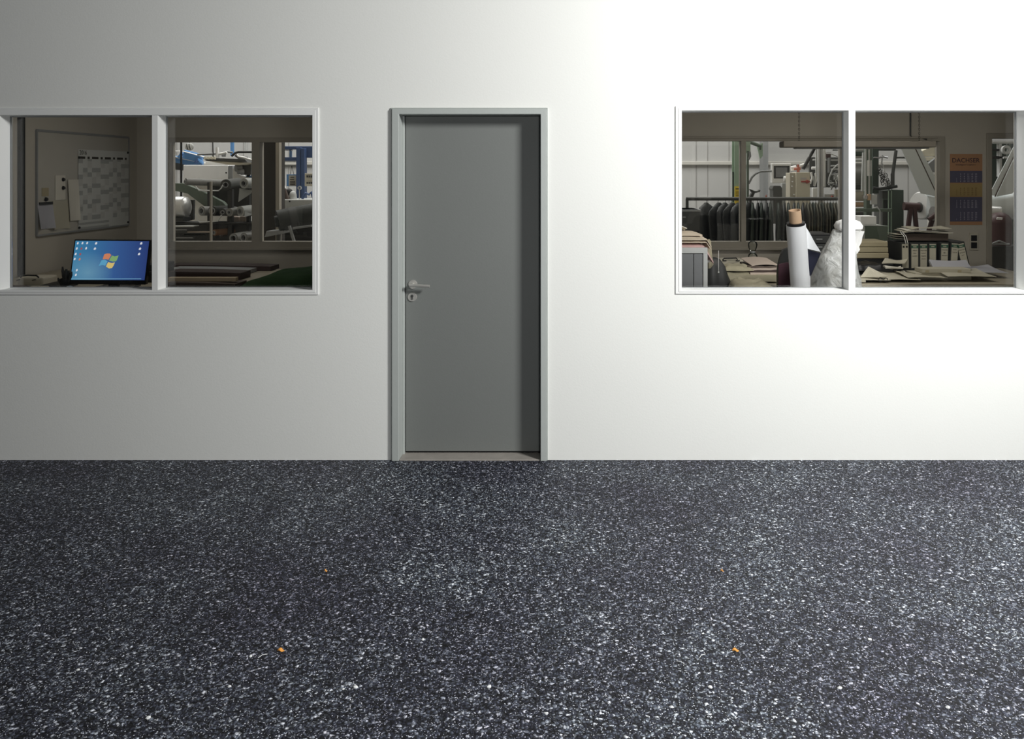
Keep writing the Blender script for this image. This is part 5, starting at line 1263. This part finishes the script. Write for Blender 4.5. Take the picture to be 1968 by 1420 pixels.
hroll(462, 406, 534, 398, .052, .032, 'roll_light', 'long light roll reaching right in the middle tier', yl - .05, .5)
hroll(449, 458, 484, 451, .05, .038, 'roll_grey', 'hollow roll end low down left of the window mullion', yl - .15)
hroll(469, 457, 520, 452, .05, .038, 'roll_grey', 'hollow roll end low down beside the window mullion', yl - .2)
hroll(412, 447, 470, 441, .032, .02, 'cardboard_in', 'brown tube on the lowest tier', yl)
hroll(424, 448, 474, 440, .036, .024, 'brown_dark', 'dark brown tube behind the brown tube on the lowest tier', yl + .1)
# big steel roll at left
A = at(322, 398, yl + .1); Bq = at(353, 401, yl + .1); r = thing('steel_roller', 'shiny steel roller at the left edge of the hall view', 'roller', (A.x, A.y, A.z - .12))
b = MB(); b.rings([[Vector((x, yl + .1 + rr * math.cos(t), A.z + rr * math.sin(t))) for t in [2 * PI * j / 36 for j in range(36)]] for x, rr in ((A.x, .125), (at(347, 400, yl).x, .125), (at(352, 400, yl).x, .115), (at(357, 400, yl).x, .06))]); b.build('roller_body', 'alu', r, 0, True)
MB().pbox(357, 362, 401, 406, yl + .1, .05).build('axle_block', 'bright_white', r, .004)
MB().pbox(322, 352, 418, 426, yl + .0, .2).build('stand', 'charcoal', r, .004)
# fabric tails hanging from rolls
b = MB(); b.sheet(lambda u, v: at(460 + 24 * u - 2 * v, 362 + 4 * u + (26 - 20 * u) * v, yl - .04 + .06 * u), 8, 6, (0, .008, 0)); tag(b.build('fabric_tail', 'roll_light', None, 0, True), 'loose light fabric tail below the upper light roll', 'fabric')
b = MB(); b.sheet(lambda u, v: at(518 + 20 * u + 3 * v, 348 + 2 * u + (18 + 28 * u) * v, yl + .38 + .05 * math.sin(3 * u)), 8, 8, (0, .008, 0)); tag(b.build('fabric_tail', 'roll_light', None, 0, True), 'pale fabric draped down right of the dark pillar', 'fabric')
b = MB(); b.sheet(lambda u, v: at(470 + 34 * u, 404 - u + (13 - 9 * u) * v, yl - .075 + .27 * u), 8, 4, (0, .008, 0)); tag(b.build('fabric_tail', 'roll_light', None, 0, True), 'pointed pale fabric tail under the long middle roll', 'fabric')
# strips on the floor level of the rack
for i, (px0, px1, py, m, lab) in enumerate(((326, 372, 435, 'light_grey', 'thin light bar highest of the bars at the lower left'), (326, 355, 442, 'mid_grey', 'short grey bar left of the pinkish strips'), (352, 400, 447, 'folder_pink', 'pinkish strip in the lower left of the hall view'), (340, 384, 453, 'folder_pink', 'pinkish strip just below the upper pinkish strip'), (326, 360, 459, 'mid_grey', 'grey bar lowest of the bars at the lower left'))):
    a = at(px0, py - 1.2, yl - .1); c = at(px1, py + 1.2, yl - .1); b = MB(); b.box(a.x, c.x, yl - .1 + .05 * i, yl + .05, c.z, a.z); tag(b.build('metal_bar', m, None, .003), lab, 'bar')
# dark wall of boards below
tag(MB().pbox(324, 640, 431, 560, yl + .75, .1).build('dark_board_stack', 'charcoal', None), 'dark boards standing behind the fabric rack', 'board')
# pinkish carton heap seen between rolls
for px0, px1, py0, py1, lab in ((436, 447, 416, 427, 'left'), (449, 459, 417, 427, 'middle'), (461, 472, 416, 426, 'right')):
    tag(MB().pbox(px0, px1, py0, py1, yl + .2, .15).build('carton', 'folder_pink', None, .004), lab + ' of three pale cartons below the middle rolls', 'carton')
# large dark roll on stand at right
ye = 3.9
A = at(534, 425, ye); Bq = at(640, 404, ye + .25); ra = .118
r = thing('large_roll', 'large dark fabric roll on a stand at the right of the left window', 'fabric roll', (A.x, A.y, A.z - ra))
b = MB(); b.cyl(A, Bq, ra, ra, 48); b.build('fabric', 'roll_dark', r, 0, True)
dd = (Bq - A).normalized(); b = MB(); b.pipe(A - dd * .03, A + dd * .05, ra * .52, ra * .3, 30); b.build('core', 'charcoal', r, 0, True)
b = MB(); b.pipe(A + dd * .12, A + dd * .2, ra + .003, ra, 48); b.build('strap', 'dark_grey', r, 0, True)
r = thing('roll_stand', 'angled grey stand under the large dark roll', 'stand', at(550, 450, ye)); r.location.z = 0
b = MB(); b.tube([at(556, 434, ye - .12), at(566, 466, ye - .12), (at(566, 466, ye).x + .1, ye - .12, 0)], .018, 4); b.build('leg', 'mid_grey', r)
MB().pprism([(512, 444), (546, 443), (544, 449), (508, 456)], ye - .05, .2).build('tray', 'mid_grey', r, .004)
MB().pprism([(562, 437), (598, 432), (598, 436), (562, 441)], ye - .13, .05).build('cross_bar', 'mid_grey', r, .004)
MB().pbox(531, 538, 449, 560, ye + .1, .04).build('column', 'dark_grey', r)
# white cabinet lower right, blue steel frame
r = thing('white_cabinet', 'white cabinet with a dark bolt under the blue steel frame', 'cabinet', at(580, 420, 6.0)); r.location.z = 0
MB().pbox(541, 640, 383, 560, 6.0, .5).build('body', 'light_grey', r, .012)
q = at(557, 387, 5.99); MB().cyl(q, q + Vector((0, -.01, 0)), .010, .010, 10).build('bolt', 'black', r)
MB().pprism([(557, 401), (577, 399), (581, 404), (565, 407), (557, 405)], 5.96, .04).build('cutout', 'charcoal', r)
r = thing('steel_gantry', 'navy blue steel frame of a machine at the right of the left window', 'machine frame', at(590, 420, 6.6)); r.location.z = 0
for px0, px1, py0, py1, nm in ((569, 577, 283, 560, 'column'), (578, 585, 285, 560, 'column'), (535, 640, 281, 287, 'beam'), (535, 570, 302, 309, 'beam'), (586, 600, 287, 303, 'upper_plate')):
    MB().pbox(px0, px1, py0, py1, 6.6 + .1 * (nm != 'column'), .12).build(nm, 'navy_paint', r, .005)
for px0, px1, py0, py1, m in ((535, 560, 287.5, 289.5, 'bright_white'), (535, 568, 309.5, 311.5, 'bright_white'), (535, 568, 318, 320, 'mid_grey'), (556, 559, 287, 302, 'blue_paint'), (602, 640, 300, 400, 'navy_paint')):
    MB().pbox(px0, px1, py0, py1, 6.75, .06).build('rail', m, r, .003)
pb = MB().pbox(585.5, 603, 333, 358, 6.5, .06).build('control_plate', 'beige', r, .004)
for px in (589, 593, 597, 600): 
    MB().pbox(px, px + 2.2, 337, 341, 6.48, .02).build('switch', 'charcoal', pb); MB().pbox(px, px + 2.2, 350, 353, 6.48, .02).build('switch', 'charcoal', pb)
yn = 6.70
bd = thing('notice_board', 'small blue-edged notice board hanging beside the blue frame', 'sign', at(560, 358, 6.3))
MB().pbox(550.5, 569.5, 335, 358, yn, .03).build('frame', 'blue_paint', bd, .003)
pp = MB().pbox(555, 569, 337, 357, yn - .01, .012).build('notice', 'beige', bd)
for i, (px, w_) in enumerate(((558, 7), (557, 8), (557, 10), (557, 10))): MB().pbox(px, px + w_, 340 + i * 4.2, 341.5 + i * 4.2 + (i > 1), yn - .014, .006).build('notice_line', 'ink', pp)
for px in (557, 564): MB().tube([at(px + 1, 336, yn + .01), at(560.5, 318.5, yn + .04)], .004, 6).build('cord', 'charcoal', bd)
r = thing('work_light', 'bright white tube light on a dark grip slanting above the white cabinet', 'lamp', at(552, 383, 6.02))
b = MB(); b.cyl(at(538.5, 347, 6.05), at(547, 363, 6.05), .03, .024, 14); b.build('light_tube', 'bright_white', r, 0, True)
b = MB(); b.cyl(at(547, 363, 6.05), at(552.5, 383, 6.05), .018, .03, 12); b.build('grip', 'brown_dark', r, 0, True)
r = thing('grinder', 'dark hand tool with a bright ring on the white cabinet', 'tool', at(562, 383, 6.1))
b = MB(); b.ball(at(563, 376, 6.1), (.05, .04, .065), 14); b.cyl(at(563, 378, 6.1), at(563, 383, 6.1), .05, .05, 14); b.build('body', 'light_grey', r, 0, True)
b = MB(); q = at(575, 361, 6.1); b.pipe(q, q + Vector((0, .03, 0)), .026, .014, 18); b.tube([q + Vector((0, .01, -.02)), q + Vector((0, .01, -.17))], .008, 6); b.build('ring', 'alu', r, 0, True)
b = MB(); b.ball(at(555, 369, 6.12), (.055, .04, .05), 12); b.build('dark_part', 'charcoal', r, 0, True)
b = MB(); b.tube([at(581, 382.5, 6.1), at(583, 378, 6.1), at(588, 371, 6.1), at(594, 374, 6.1), at(598, 369, 6.1), at(602, 380, 6.1)], .018, 8); tag(b.build('blue_hose', 'navy_paint', None, 0, True), 'blue curled hose on the right of the white cabinet', 'hose')
b = MB(); b.ball(at(547, 380, 6.1), (.05, .03, .03), 10); tag(b.build('red_cloth', 'folder_pink', None, 0, True), 'reddish rag on the left end of the white cabinet', 'cloth')
